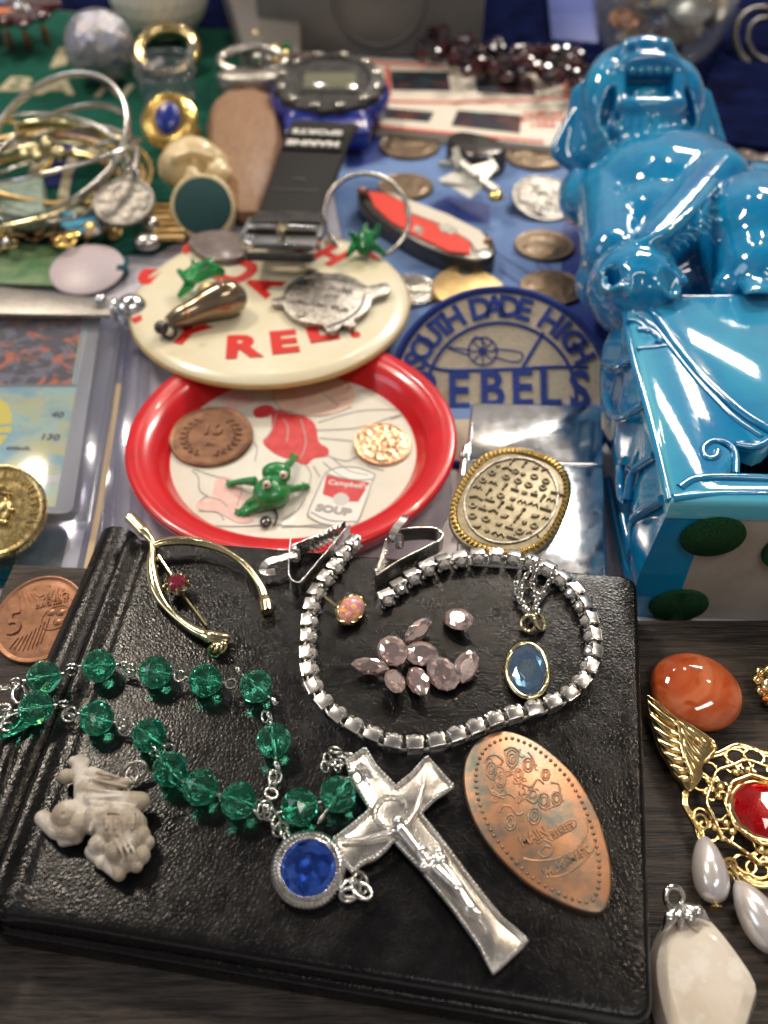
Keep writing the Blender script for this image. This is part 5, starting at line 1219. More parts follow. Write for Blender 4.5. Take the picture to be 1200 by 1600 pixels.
g = G(); g.prism(pxy([(88, 332), (146, 330), (158, 356), (112, 362), (92, 348)], .1), -.1, .1, .06); solo('turquoise_tile', g, 'turquoise', 'light blue rectangular stone in the bangle pile, left of the round medal', 'stone')
g = G(); g.prism(pxy([(-8, 282), (25, 276), (66, 276), (68, 330), (40, 336), (0, 330)], .8), .2, .8, .15); solo('pale_green_stone', g, 'pale_jade', 'pale green rough stone inside the bangles at left edge', 'stone')
cf = thing('clover_charms', 'cluster of small silver and gold charms along the near side of the bangles', 'charm', P(80, 370, TZ))
rr_ = random.Random(3)
for i in range(34):
    x = rr_.uniform(-5, 240); y = 330 + rr_.uniform(0, 50) + (0 if x > 60 else 12); z = rr_.uniform(-.5, .1); g = G(); k = rr_.randrange(3)
    mmx = TR(*P(x, y, z)) @ RZ(rr_.uniform(0, 180)) @ RX(rr_.uniform(-40, 40))
    if k == 0: g.torus(rr_.uniform(.2, .42), .07, 18, 7, mmx)
    elif k == 1: g.ball((0, 0, 0), (rr_.uniform(.2, .4), .2, .14), 12, 8, Mx=mmx)
    else: g.lathe([(.05, -.05), (.3, -.04), (.34, .0), (.3, .05), (.05, .06)], 16, mmx)
    part('charm', g, rr_.choice(['gold', 'nickel', 'brass', 'silver', 'bronze', 'yellow_gold']), cf, 60)
g = G(); q0 = P(60, 236, 1.1); 
for i in range(7): g.ball(q0 + Vector((rr_.uniform(-.5, .5), rr_.uniform(-.4, .4), rr_.uniform(-.2, .2))), .2, 10, 8)
g.cap(P(74, 222, 1.0), P(92, 240, .7), .28, .3, 12); solo('bangle_charm', g, 'pale_gold', 'gold nugget like charm hooked on the bangles above the navy shape', 'charm')
g = G()
for i in range(8):
    for j in range(6): g.ball(P(243 + i*6, 322 + j*10, -.1), (.11, .13, .12), 6, 5)
g.box(1.5, 1.9, .25, TR(*P(264, 346, -.25)), .1); solo('woven_gold_clasp', g, 'brass', 'woven gold mesh clasp in front of the cream skull figure', 'clasp')
g = G(); g.ball(P(236, 352, 0), .34, 14, 10); g.ball(P(230, 378, -.2), (.5, .45, .3), 14, 10); solo('silver_bell', g, 'nickel', 'small silver bell charm between round medal and woven gold clasp', 'charm')

# ================================================================== ivory skull figure
sk = thing('ivory_figure', 'carved ivory coloured figure tipped over so its round dark teal base faces the viewer', 'figurine', P(305, 300, TZ))
cb = P(317, 322, .55); ax = (P(300, 240, 1.0) - cb).normalized()
bmx = frame(cb, Vector((1, 0, 0)), (cb - Vector((0, 0, H))).normalized() * -1)
zd = Vector((.10, -.75, .66)).normalized(); xd = Vector((1, 0, 0)); yd = zd.cross(xd).normalized(); xd = yd.cross(zd)
bmx = Matrix((xd, yd, zd)).transposed().to_4x4(); bmx.translation = cb
g = G(); g.lathe([(.9, -1.3), (1.2, -.9), (1.18, -.2), (1.26, -.06), (1.2, .0), (1.1, .0)], 32, bmx)
g.ball(bmx @ Vector((-.1, .25, -1.7)), (1.25, 1.1, .95), 18, 12); g.ball(P(280, 262, .8), (.85, .8, .8), 14, 10); g.ball(P(300, 250, .8), (1.2, .9, .9), 16, 10); g.ball(P(330, 258, .6), (.75, .7, .7), 14, 10); g.ball(P(340, 276, .4), (.65, .6, .6), 12, 8); g.tube([P(270, 250, 1.4), P(300, 238, 1.6), P(335, 248, 1.3)], .2, 8); g.ball(P(300, 272, 1.3), (.3, .3, .3), 10, 8)
cut = G(); cut.ball(P(288, 262, 1.75), .22, 8, 6); cut.ball(P(312, 256, 1.85), .2, 8, 6)
part('carved_body', blob(g, .09, 3, [cut]), 'ivory', sk, 70)
g = G(); g.lathe([(.01, .02), (1.04, .02), (1.06, .0), (1.06, -.05)], 36, bmx @ TR(0, 0, .02), False, False); g.lathe([(1.05, -.1), (1.05, .02), (1.0, .04), (.01, .045)], 36, bmx); part('teal_pad', g, 'teal_pad', sk, 60)
# ================================================================== brown wooden pendant
bw = thing('wooden_pendant', 'long eight sided brown wooden pendant with a silver cap beside the watch strap', 'pendant', P(380, 230, TZ))
wo_ = [(322, 190), (330, 160), (352, 143), (400, 138), (430, 150), (442, 175), (445, 240), (432, 290), (402, 322), (372, 322), (340, 290), (322, 240)]
g = faceted([v for v in pxy(wo_, .2)], TZ + .05, .9, .80, .45); part('wood', g, 'brown_wood', bw, 30)
cp_ = P(388, 126, .6)
g = G(); g.lathe([(1.35, -.5), (1.45, -.45), (1.45, .25), (1.3, .35), (.6, .42)], 28, TR(*cp_) @ SC(1, .55, 1)); part('silver_cap', g, 'old_silver', bw, 50)
g = G(); g.torus(1.55, .24, 36, 10, TR(*P(395, 95, .9)) @ RX(14), ry=1.0); part('loop', g, 'nickel', bw, 60)
gcl = thing('gold_bead_cluster', 'cluster of small gold and green beads behind the wooden pendant', 'charm', P(430, 75, TZ))
for i in range(16):
    g = G(); g.ball(P(rr_.uniform(395, 450), rr_.uniform(55, 108), rr_.uniform(.2, 1.4)), rr_.uniform(.14, .3), 10, 8); part('bead', g, rr_.choice(['yellow_gold', 'gold', 'green_glass', 'nickel']), gcl, 60)
# ring in clear case
rc = thing('ring_box', 'small round clear plastic case standing behind the blue stone ring', 'case', P(265, 160, TZ))
g = G(); c0 = P(266, 158, TZ); g.lathe([(1.35, .02), (1.4, .1), (1.4, 1.9), (1.34, 1.96), (1.28, 1.9), (1.28, .15), (.01, .12)], 40, TR(*c0) ); part('clear_wall', g, 'clear_plastic', rc, 60)
g = G(); g.torus(1.42, .07, 40, 8, TR(c0.x, c0.y, TZ + 1.4)); g.torus(1.38, .06, 40, 8, TR(c0.x, c0.y, TZ + 1.95)); part('lid_rim', g, 'clear_plastic', rc, 60)
rg_ = thing('blue_stone_ring', 'chunky gold ring with an oval royal blue stone in front of the clear case', 'ring', P(268, 205, TZ))
zd = Vector((-.05, -.62, .78)).normalized(); xd = Vector((1, 0, 0)); yd = zd.cross(xd).normalized(); rmx = Matrix((xd, yd, zd)).transposed().to_4x4(); rmx.translation = P(264, 188, .9)
g = G(); g.lathe([(.6, -.5), (1.15, -.35), (1.28, -.05), (1.12, .10), (.85, .18), (.6, .2)], 34, rmx @ SC(.95, 1, 1)); g.torus(.85, .10, 34, 8, rmx @ TR(0, 0, .17), ry=.98); part('bezel', g, 'yellow_gold', rg_, 60)
g = G(); g.ball((0, 0, .16), (.54, .74, .26), 24, 14, Mx=rmx); part('stone', g, 'watch_blue', rg_, 180)
g = G(); g.band([rmx @ Vector((1.05*math.cos(a), -.15, -.9 + 1.05*math.sin(a))) for a in [2*pi*i/40 for i in range(40)]], .5, .14, True, side=(rmx.to_3x3() @ Vector((0, 1, 0)))); part('band', g, 'gold', rg_, 60)
# pearl ball, gold ring, flower brooch, golf ball
g = G(); g.ball(P(157, 74, .95), 1.72, 36, 24); solo('mesh_ball', g, 'mesh_pearl', 'shimmering silver grey ball lying on the green pennant', 'ball', smooth=180)
gr_ = thing('gold_ring', 'thick gold ring with sparkly shoulder stones behind the clear case', 'ring', P(262, 80, TZ))
g = G(); g.torus(1.45, .30, 44, 10, TR(*P(262, 80, .2)) @ RX(28)); g.torus(1.40, .24, 44, 10, TR(*P(262, 84, .0)) @ RX(28)); part('band', g, 'gold', gr_, 60)
for x, y in ((300, 72), (298, 84), (250, 98), (240, 104)): g = G(); g.ball(P(x, y, .8), .22, 10, 8); part('stone', g, 'clear_gem', gr_, 0)
fw = thing('flower_brooch', 'dark red gem flower brooch with one glowing orange petal, top left corner', 'brooch', P(35, 30, TZ))
fo = P(36, 24, .8)
for i in range(9):
    a = R(40*i + 8); g = G(); q1 = fo + Vector((math.cos(a)*2.2, math.sin(a)*2.5, .5 - .3*abs(math.sin(a))))
    p = smooth_loop([fo, fo.lerp(q1, .5), q1], 4, False); g.tube(p, [.2, .36, .5, .58, .6, .52, .42, .26, .05][:len(p)], 8, flat=.6); part('petal', g, 'amber' if i == 5 else 'dark_red', fw, 40, label='orange petal' if i == 5 else None)
g = G(); g.ball(fo + Vector((0, 0, .35)), .42, 12, 8); part('centre', g, 'silver', fw, 0)
g = G()
for i in range(4): a = R(215 + 38*i); g.ball(fo + Vector((1.5*math.cos(a), 1.9*math.sin(a), -.7)), (.22, .22, .6), 8, 6)
part('stalk_beads', g, 'bronze', fw, 60)
gb = P(246, -22, 1.9); g = G(); v = []; f = []
n_, m_ = 120, 70; prof = []
rings = []
for i in range(m_ + 1):
    th = pi*i/m_; ring_ = []
    for j in range(n_):
        ph = 2*pi*j/n_
        nl = max(3, round(26*math.sin(th))); d1 = math.sin(th*13)*math.sin(ph*nl/1) 
        r_ = 2.7 - .08*max(0, d1)
        ring_.append(gb + Vector((r_*math.sin(th)*math.cos(ph), r_*math.sin(th)*math.sin(ph), r_*math.cos(th))))
    rings.append(ring_)
g.loops(rings); solo('golf_ball', g, 'golf', 'white dimpled golf ball cut by the top edge behind the green pennant', 'ball', smooth=180)
g = G(); g.prism(pxy([(-80, 0), (120, 16), (230, 33), (450, 55), (440, -120), (-80, -120)], TZ + .12), TZ + .02, TZ + .12, .02); solo('navy_cloth', g, 'navy', 'dark navy cloth under the golf ball at the top', 'cloth')
g = G(); g.prism(pxy([(-120, 12), (22, 10), (20, -120), (-120, -120)], TZ + .3), TZ + .02, TZ + .3, .05); solo('blue_card', g, 'blue_sheet', 'blue card corner behind the flower brooch, top left', 'card')

# ================================================================== watch
wt = thing('wrist_watch', 'blue cased digital wrist watch with dark rubber strap, steel buckle resting on cream button', 'watch', P(515, 150, TZ))
wc = P(515, 140, 1.1)
wm_ = TR(*wc) @ RX(12)
g = G(); g.lathe([(2.35, -1.0), (2.65, -.7), (2.7, -.2), (2.5, .15), (2.2, .2)], 48, wm_ @ SC(1, .95, 1)); 
case = part('case', g, 'watch_blue', wt, 50)
g = G(); g.cap(wm_ @ Vector((-1.4, -2.0, -.35)), wm_ @ Vector((1.3, -2.0, -.35)), .62, .62, 14); g.box(3.7, 1.7, 1.0, wm_ @ TR(0, -2.4, -.35), .3); part('lug_cover', g, 'watch_blue', case, 60)
g = G(); pts = []
rr0 = []
for rr, zz in ((2.45, .1), (2.35, .42), (1.9, .55), (1.72, .42)):
    rr0.append([Vector((rr*(1 + (.035 if rr > 2 and (i//3) % 2 else 0))*math.cos(2*pi*i/96), .92*rr*(1 + (.035 if rr > 2 and (i//3) % 2 else 0))*math.sin(2*pi*i/96), zz)) for i in range(96)])
g.loops(rr0, True, False, True, wm_); part('bezel', g, 'rubber', wt, 30)
for i in range(12):
    a = 2*pi*(i+.5)/12; g = G(); g.box(.42, .26, .16, wm_ @ TR(2.15*math.cos(a), .92*2.15*math.sin(a), .5) @ RZ(math.degrees(a)+90), .05); part('bezel_mark', g, 'nickel', wt)
g = G(); g.box(2.7, 1.9, .06, wm_ @ TR(0, 0, .45), .02); part('face', g, 'rubber', wt)
g = G(); g.box(2.3, 1.2, .06, wm_ @ TR(.05, -.1, .49), .02); part('display', g, 'lcd', wt)
# strap
ctl = [(508, 196, 1.2), (498, 214, 1.3), (488, 240, 1.3), (476, 275, 1.2), (463, 310, 1.2), (452, 345, 1.35), (447, 368, 1.5)]
pts = smooth_loop([P(*q) for q in ctl], 6, False)
g = G(); g.band(pts, [2.75 - .62*i/len(pts) for i in range(len(pts))], .30); part('strap', g, 'rubber_grey', wt, 50)
for (i, w_) in ((5, .42), (10, .42)):
    pass
def on_strap(i, off, h=.17): 
    p = pts[i]; t = (pts[min(i+1, len(pts)-1)] - pts[max(0, i-1)]).normalized(); s = t.cross(Vector((0, 0, 1))).normalized(); n = s.cross(t).normalized()
    if n.z < 0: n = -n
    m = Matrix((s if s.x > 0 else -s, n.cross(s if s.x > 0 else -s), n)).transposed().to_4x4(); m.translation = p + n*h; return m @ TR(off[0], off[1], 0)
for i, s in ((7, 'SPORTS'), (11, 'MARINE')):
    g = G(); g.box(2.35, .85, .12, on_strap(i, (0, 0), .20), .04); pdm = part('strap_pad', g, 'rubber_grey', wt)
    g = G(); g.join(text_g(s, .58, .05, .02, 1.0), on_strap(i, (0, 0), .29) @ RZ(180)); part('lettering', g, 'print_white', pdm)
g = G(); g.box(.5, .22, .04, on_strap(20, (-.1, 0), .16), .01); g.box(1.7, .16, .04, on_strap(23, (-.1, 0), .16), .01); part('strap_hole', g, 'print_black', wt)
g = G(); g.box(2.35, 1.0, .34, on_strap(31, (0, 0), .12), .1); part('keeper', g, 'rubber', wt)
# buckle
bk = on_strap(len(pts)-1, (0, -.25), .1) @ RZ(-5) @ SC(.76, 1, 1)
g = G()
g.box(.22, 1.5, .5, bk @ TR(-1.62, -.1, .1), .05); g.box(.22, 1.5, .5, bk @ TR(1.62, -.1, .1), .05)
g.box(3.2, .75, .22, bk @ TR(0, -.45, -.05), .06); bkl = part('buckle', g, 'chrome', wt)
g = G(); g.tube([bk @ Vector((-.1, .45, .18)), bk @ Vector((-.1, .1, .36)), bk @ Vector((-.1, -.4, .25))], .16, 10, flat=.6); part('prong', g, 'pale_gold', bkl, 60)
g = G(); g.tube([bk @ Vector((-1.5, .35, .12)), bk @ Vector((1.5, .35, .12))], .1, 10); part('pivot_bar', g, 'chrome', bkl, 60)
g = G(); p0 = bk @ Vector((0, -.7, -.25)); g.box(2.8, .8, .25, bk @ TR(0, -.95, -.35) @ RX(-20), .06); part('strap_tail', g, 'rubber', wt)
# ================================================================== key ring + red pocket knife
kr = thing('split_key_ring', 'thin steel split key ring standing by the green glass frog', 'ring', P(575, 320, .3))
g = G(); mk_ = TR(*P(573, 338, 1.15)) @ RZ(10) @ RX(42)
for dz in (0, .1): g.torus(1.5, .07, 50, 8, mk_ @ TR(0, 0, dz), ry=1.5)
part('wire', g, 'nickel', kr, 60)
kn = thing('pocket_knife', 'red and white enamelled pocket knife lying on the blue sheet beside the key ring', 'knife', P(665, 350, TZ))
ko = [(558, 300), (575, 290), (610, 300), (680, 330), (750, 355), (772, 372), (774, 392), (755, 402), (720, 400), (660, 378), (610, 350), (575, 325)]
g = G(); g.prism(smooth_loop(pxy(ko, .1), 3), TZ + .1, .02, .1); part('body', g, 'gunmetal', kn, 50)
decal('red_scale', [(575, 298), (600, 302), (635, 318), (630, 330), (690, 352), (735, 378), (735, 396), (700, 392), (650, 368), (610, 345), (585, 322)], .09, 'knife_red', kn, .06)
decal('white_scale', [(604, 300), (640, 312), (700, 335), (750, 360), (765, 378), (762, 388), (745, 392), (735, 376), (690, 350), (632, 328), (640, 320)], .085, 'enamel_white', kn, .06)
decal('worn_emblem', [(644, 358), (650, 350), (662, 356), (658, 368)], .098, 'old_silver', kn, .02); decal('worn_emblem', [(682, 352), (700, 350), (715, 358), (708, 366), (690, 362)], .10, 'old_silver', kn, .02)
g = G(); g.ball(P(762, 378, .1), .16, 10, 8); g.ball(P(566, 300, .2), .2, 10, 8); part('rivet', g, 'copper', kn, 60)
# ================================================================== blue coin sheet and its coins
bsh = thing('blue_sheet', 'blue coin display sheet under the patch, coins and knife in the middle', 'sheet', P(780, 350, TZ))
g = G(); g.prism(pxy([(500, 186), (1010, 200), (1060, 640), (590, 660)], TZ + .07), TZ + .004, TZ + .07, .01); part('sheet', g, 'blue_sheet', bsh)
decal('dark_print', [(548, 205), (610, 205), (618, 240), (560, 262), (540, 262)], TZ + .082, 'deep_blue', bsh)
decal('dark_print', [(660, 330), (700, 305), (765, 320), (765, 350), (720, 345), (690, 345)], TZ + .082, 'deep_blue', bsh)
decal('dark_print', [(885, 330), (960, 300), (1000, 640), (900, 560), (880, 470)], TZ + .082, 'deep_blue', bsh, sm=3)
lg = G()
for q in ([(800, 395), (830, 405), (850, 410), (870, 430)], [(770, 390), (800, 410), (850, 440)], [(845, 400), (840, 415), (860, 425), (862, 440)], [(780, 420), (830, 455), (850, 470)], [(700, 405), (720, 430), (705, 445)]): lg.join(line_g(q, TZ + .09, .04, 4, 4))
part('drawn_line', lg, 'deep_blue', bsh, 60)
for x, y, r, m, lab in ((640, 226, 1.35, 'coin_brown', 'brown coin on the blue sheet nearest the printed album pages'), (634, 290, 1.15, 'coin_brown', 'brown coin on the blue sheet just above the key ring'), (838, 242, 1.35, 'coin_brown', 'dark coin on the blue sheet behind the shiny silver coin'),
                   (850, 382, 1.12, 'coin_brown', 'brown coin on the blue sheet in front of the shiny silver coin'), (862, 448, 1.12, 'coin_brown', 'brown coin touching the top edge of the patch'), (640, 452, 1.0, 'nickel', 'worn silver coin half hidden behind the right side of the cream button'), (700, 385, .9, 'nickel', 'grey coin half under the red pocket knife')):
    coin('coin', lab, x, y, TZ + .08, r, m, .12, nrelief(2, .04, r*.8, x), group='coins on the blue sheet')
coin('shiny_coin', 'shiny silver coin tilted up on the blue sheet beside the blue lion dog', 849, 308, TZ + .35, 1.28, 'dark_silver', .14, nrelief(1.8, .07, 1.1, 9), tilt=(16, 4), rim=.1)
bt_ = thing('brass_tag', 'blank rounded brass tag with a hole just above the round patch', 'tag', P(728, 435, TZ))
g = G(); g.prism(smooth_loop(pxy([(676, 438), (690, 422), (715, 410), (735, 410), (765, 425), (784, 438), (786, 462), (690, 466)], -.3), 2), TZ + .12, -.38, .03); part('plate', g, 'brass', bt_, 50)
g = G(); g.lathe([(.001, 0), (.27, 0), (.27, .008), (.001, .008)], 18, TR(*P(727, 424, -.375))); part('hole', g, 'print_black', bt_)
# jet charm and dark glass
jt = thing('jet_charm', 'small grey metal jet plane charm with a yellow tip on the blue sheet', 'charm', P(735, 285, TZ))
g = G(); J = lambda x, y, z=.5: P(x, y, z)
g.cap(J(712, 252, .5), J(775, 300, .3), .26, .22); g.cap(J(722, 258, .8), J(745, 276, .7), .16, .14); g.cap(J(694, 286, .2), J(745, 296, .2), .10, .09); g.cap(J(765, 246, .9), J(776, 266, .8), .09, .09); g.cap(J(775, 300, .3), J(786, 308, .2), .17, .06)
g.add([J(684, 280, .1), J(720, 262, .4), J(760, 288, .3), J(735, 310, .0), J(684, 280, .2), J(720, 262, .5), J(760, 288, .4), J(735, 310, .1)], [[0, 1, 2, 3], [7, 6, 5, 4], [0, 4, 5, 1], [1, 5, 6, 2], [2, 6, 7, 3], [3, 7, 4, 0]])
g.add([J(725, 262, .6), J(772, 250, 1.0), J(778, 262, .9), J(755, 285, .5), J(725, 262, .5), J(772, 250, .9), J(778, 262, .8), J(755, 285, .4)], [[0, 1, 2, 3], [7, 6, 5, 4], [0, 4, 5, 1], [1, 5, 6, 2], [2, 6, 7, 3], [3, 7, 4, 0]])
g.add([J(706, 232, 1.1), J(716, 228, 1.1), J(724, 258, .7), J(712, 262, .6), J(706, 232, 1.0), J(716, 228, 1.0), J(724, 258, .6), J(712, 262, .5)], [[0, 1, 2, 3], [7, 6, 5, 4], [0, 4, 5, 1], [1, 5, 6, 2], [2, 6, 7, 3], [3, 7, 4, 0]])
g.cap(J(690, 256, .4), J(712, 258, .4), .12, .15); part('airframe', g, 'zamak', jt, 40)
g = G(); g.ball(J(775, 307, .2), (.30, .26, .2), 12, 8); part('yellow_tip', g, 'yellow_gold', jt, 60)
g = G(); g.prism(smooth_loop(pxy([(698, 222), (715, 212), (750, 216), (785, 228), (792, 240), (775, 250), (740, 252), (715, 240)], .0), 3), TZ + .1, .25, .2); solo('black_glass_brooch', g, 'gunmetal', 'glossy black domed brooch lying behind the jet plane charm', 'brooch', smooth=60)
# ================================================================== album pages
al = thing('photo_album', 'opened cream paper pages with red dotted borders and dark pictures behind the watch', 'album', P(740, 150, TZ))
g = G(); g.prism(pxy([(455, 78), (880, 118), (900, 150), (860, 228), (600, 200), (470, 180)], TZ + .5), TZ + .09, TZ + .5, .02); part('pages', g, 'page_cream', al)
AZ = TZ + .52
for q in ([(610, 110), (700, 112), (704, 142), (612, 140)], [(740, 112), (830, 118), (838, 150), (745, 144)], [(600, 168), (678, 175), (670, 190), (598, 184)], [(715, 172), (815, 180), (812, 208), (705, 196)]): decal('picture', q, AZ, 'photo_dark', al)
lg = G()
for q in ([(460, 88), (560, 96), (690, 104)], [(600, 158), (700, 160), (800, 158), (890, 152)], [(890, 152), (878, 122)], [(570, 195), (700, 208), (850, 222)], [(605, 105), (608, 150)]): lg.join(line_g(q, AZ, .12, 5, 3))
part('red_border', lg, 'page_red', al, 60)
g = G()
for i in range(3): p = P(848, 178 + i*9, AZ); g.join(text_g(('ALBUM', 'STAMPS', '1986')[i], .55, .02, .02, 1.1, TR(*p)))
part('lettering', g, 'page_red', al)
# dark beads
db = thing('bead_necklace', 'heap of dark garnet coloured beads behind the album pages', 'necklace', P(790, 90, TZ))
rr_ = random.Random(11)
bme = G(); bme.ball((0, 0, 0), .5, 9, 6); bme_m = mesh_of(bme, 'dark_beads', 0, 'bead'); bme_r = mesh_of(bme, 'dark_red', 0, 'bead')
for i in range(130):
    x = rr_.uniform(655, 925); y = 95 + (x - 790)*.12 + rr_.uniform(-26, 26) - (12 if x < 700 else 0); put('bead', bme_m if rr_.random() < .5 else bme_r, db, TR(*P(x, y, rr_.uniform(-.2, 1.0))) @ RZ(rr_.uniform(0, 90)) @ RX(rr_.uniform(0, 90)) @ SC(rr_.uniform(.42, .85)))
# grey case
gy = thing('grey_case', 'grey plastic case with a round embossed emblem standing at the back, top centre', 'case', P(570, 60, TZ))
ya = P(570, 92, TZ).y
xa, xb = P(405, 92, TZ).x, P(752, 92, TZ).x
g = G(); g.box(xb - xa, 14, 9, TR((xa+xb)/2, ya + 7, TZ + 4.5), .5); part('shell', g, 'grey_case', gy, 40)
ecx = P(590, 90, TZ).x
g = G(); g.torus(2.35, .14, 50, 8, TR(ecx + .1, ya - .02, TZ + 3.0) @ RX(90)); part('emblem_ring', g, 'grey_emblem', gy, 60)
g = G(); g.lathe([(.01, 0), (2.2, 0), (2.3, -.05)], 40, TR(ecx + .1, ya - .03, TZ + 3.0) @ RX(90)); part('emblem_disc', g, 'grey_case', gy, 60)
g = G(); g.join(text_g('CLUB', 1.2, .08, .02), TR(ecx + .1, ya - .12, TZ + 3.4) @ RX(90)); part('lettering', g, 'white_vinyl', gy)
g = G(); g.prism(pxy([(380, 75), (470, 82), (470, -200), (300, -200)], TZ + 2), TZ + .01, TZ + 2, .2); solo('grey_green_tin', g, 'grey_emblem', 'dull grey tin left of the grey case at the top edge', 'tin')
# glass globe with coins and shells
gl_ = thing('glass_bowl', 'round clear glass bowl of coins and shells at the back, behind the lion dog head', 'bowl', P(1040, 60, TZ))
gcn = P(1040, 0, 2.7); R0 = 3.6; gcn.z = TZ + R0 - .1
gcn = P(1040, -8, gcn.z)
g = G(); prof = [(R0*math.sin(pi*i/24), -R0*math.cos(pi*i/24)) for i in range(1, 19)]; prof = [(.01, -R0)] + prof; inn = [(r*.95 if r > .1 else r, z*.95) for r, z in prof][::-1]
g.lathe(prof + inn, 48, TR(*gcn)); part('glass', g, 'glass', gl_, 60)
for i in range(46):
    d = Vector((rr_.uniform(-1, 1), rr_.uniform(-1, .6), rr_.uniform(-1, .7)))
    if d.length > 1: d.normalize()
    kk = rr_.random(); g = G(); mmx = TR(*(gcn + d*2.35)) @ RZ(rr_.uniform(0, 360)) @ RX(rr_.uniform(20, 100))
    if kk < .5: g.lathe([(.75, 0), (.8, .05), (.78, .12), (.01, .12)], 20, mmx); part('coin', g, rr_.choice(['nickel', 'coin_brown', 'shell', 'copper']), gl_, 50)
    else: g.ball((0, 0, 0), (.8, .55, .4), 12, 8, Mx=mmx); part('shell', g, rr_.choice(['shell', 'ivory', 'shell']), gl_, 60)
g = G(); cc_ = P(1062, 48, 3.0) ; zq = Vector((0, -.72, .69)); m3 = Matrix((Vector((1, 0, 0)), zq.cross(Vector((1, 0, 0))), zq)).transposed().to_4x4(); m3.translation = gcn + Vector((.55, -2.3, .35))
g.lathe([(1.1, -.1), (1.15, 0), (1.1, .06), (.01, .08)], 30, m3); bc_ = part('large_coin', g, 'nickel', gl_, 60)
g = G(); g.join(text_g('UNITED', .72, .05, .03, 1.1), TR(*(gcn + Vector((.25, -1.6, 2.35)))) @ RX(45)); 
part('lettering', g, 'bright_silver', gl_)
# navy boxes at upper right and the dark blue cloth behind
g = G(); g.prism(pxy([(1080, 215), (1330, 240), (1330, 40), (1130, 40), (1105, 120)], TZ + 1.4), TZ + .01, TZ + 1.4, .2); solo('navy_box', g, 'navy', 'dark navy velvet box behind the right ear of the lion dog', 'box')
g = G(); g.torus(1.5, .16, 40, 8, TR(*P(1196, 62, 1.2)) @ RX(30), ry=1.9); g.torus(1.0, .12, 40, 8, TR(*P(1200, 62, 1.2)) @ RX(30), ry=1.3); solo('dark_hoop', g, 'gunmetal', 'dark metal hoop resting on the navy velvet box at the right edge', 'hoop', smooth=60)
g = G(); g.prism(pxy([(740, 120), (960, 130), (1000, 220), (1330, 260), (1330, -200), (740, -200)], TZ + .06), TZ + .01, TZ + .06); solo('dark_cloth', g, 'navy', 'dark blue cloth under the glass bowl and garnet beads at the back right', 'cloth')
g = G(); g.prism(pxy([(862, 60), (935, 66), (930, -60), (850, -60)], TZ + .5), TZ + .08, TZ + .5, .1); solo('blue_box', g, 'deep_blue', 'small royal blue box left of the glass bowl', 'box')
g = G(); g.prism(pxy([(1130, 250), (1330, 270), (1330, 200), (1120, 195)], TZ + .14), TZ + .07, TZ + .14); solo('violet_card', g, 'blue_sheet', 'violet blue card beneath the tarnished metal piece at the right edge', 'card')
hb = thing('tarnished_buckle', 'tarnished dark metal ornament with a bright ring edge behind the lion dog shoulder', 'buckle', P(1160, 270, TZ))
g = G()
for x, y, r in ((1110, 240, .7), (1135, 228, .9), (1160, 245, 1.0), (1185, 240, .9), (1210, 260, 1.0), (1140, 262, .7), (1175, 275, .9), (1110, 262, .6)): g.ball(P(x, y, -.1), (r, r*.8, .5), 12, 8)
part('casting', blob(g, .12, 1), 'dark_stone', hb, 60)
g = G(); g.torus(1.5, .16, 44, 8, TR(*P(1190, 322, .0)) @ RX(12)); part('ring_edge', g, 'nickel', hb, 60)

# ================================================================== blue lion dog on its back
dog = thing('lion_dog', 'turquoise blue glazed ceramic lion dog on a pedestal lying on its back at the right', 'figurine', P(1080, 700, TZ))
A = P(1047, 784, 3.0); B = P(974, 470, 3.1); Cn = P(1002, 962, TZ + .05)
ux = Vector((1, -.035, 0)).normalized()
dn = (B - A); dn.z = 0
def pt(a, b, z): # a along +x from left edge, b along depth 0..1
    return Vector((A.x, A.y, 0)) + ux*a + Vector((dn.x, dn.y, 0))*b + Vector((0, 0, z))
WX = 8.6
# near face (bisque) with felt pads
nb = [Vector((Cn.x - .05, Cn.y, TZ + .02)), pt(WX, 0, TZ + .02) + Vector((0, Cn.y - A.y, 0)), pt(WX, 0, 2.95), pt(.1, 0, 2.95)]
g = G(); th_ = Vector((0, .5, 0)); g.loops([[v.copy() for v in nb], [v + th_ for v in nb]]); part('underside', g, 'bisque', dog, 40)
fd = (nb[1] - nb[0]).normalized(); fu = (nb[3] - nb[0]); fu = (fu - fd*fu.dot(fd)).normalized(); fn = fd.cross(fu)
fm_ = Matrix((fd, fu, fn)).transposed().to_4x4()
def ray_plane(px, py, p0, n):
    o = Vector((0, 0, H)); d = P(px, py, 0) - o; t = (p0 - o).dot(n)/d.dot(n); return o + d*t
for (x, y, rx, ry, a) in ((1113, 836, 51, 29, 8), (1060, 943, 46, 23, 6), (1230, 860, 40, 26, 0)):
    p = ray_plane(x, y, nb[0], fn); q = ray_plane(x + rx, y, nb[0], fn); rr = (q-p).length; s = ray_plane(x, y - ry, nb[0], fn); r2 = (s-p).length
    m = fm_.copy(); m.translation = p + fn*.02
    g = G(); g.lathe([(1, 0), (1, .06), (.96, .10), (.01, .11)], 36, m @ RZ(a) @ SC(rr, r2, 1)); part('felt_pad', g, 'felt', dog, 60)
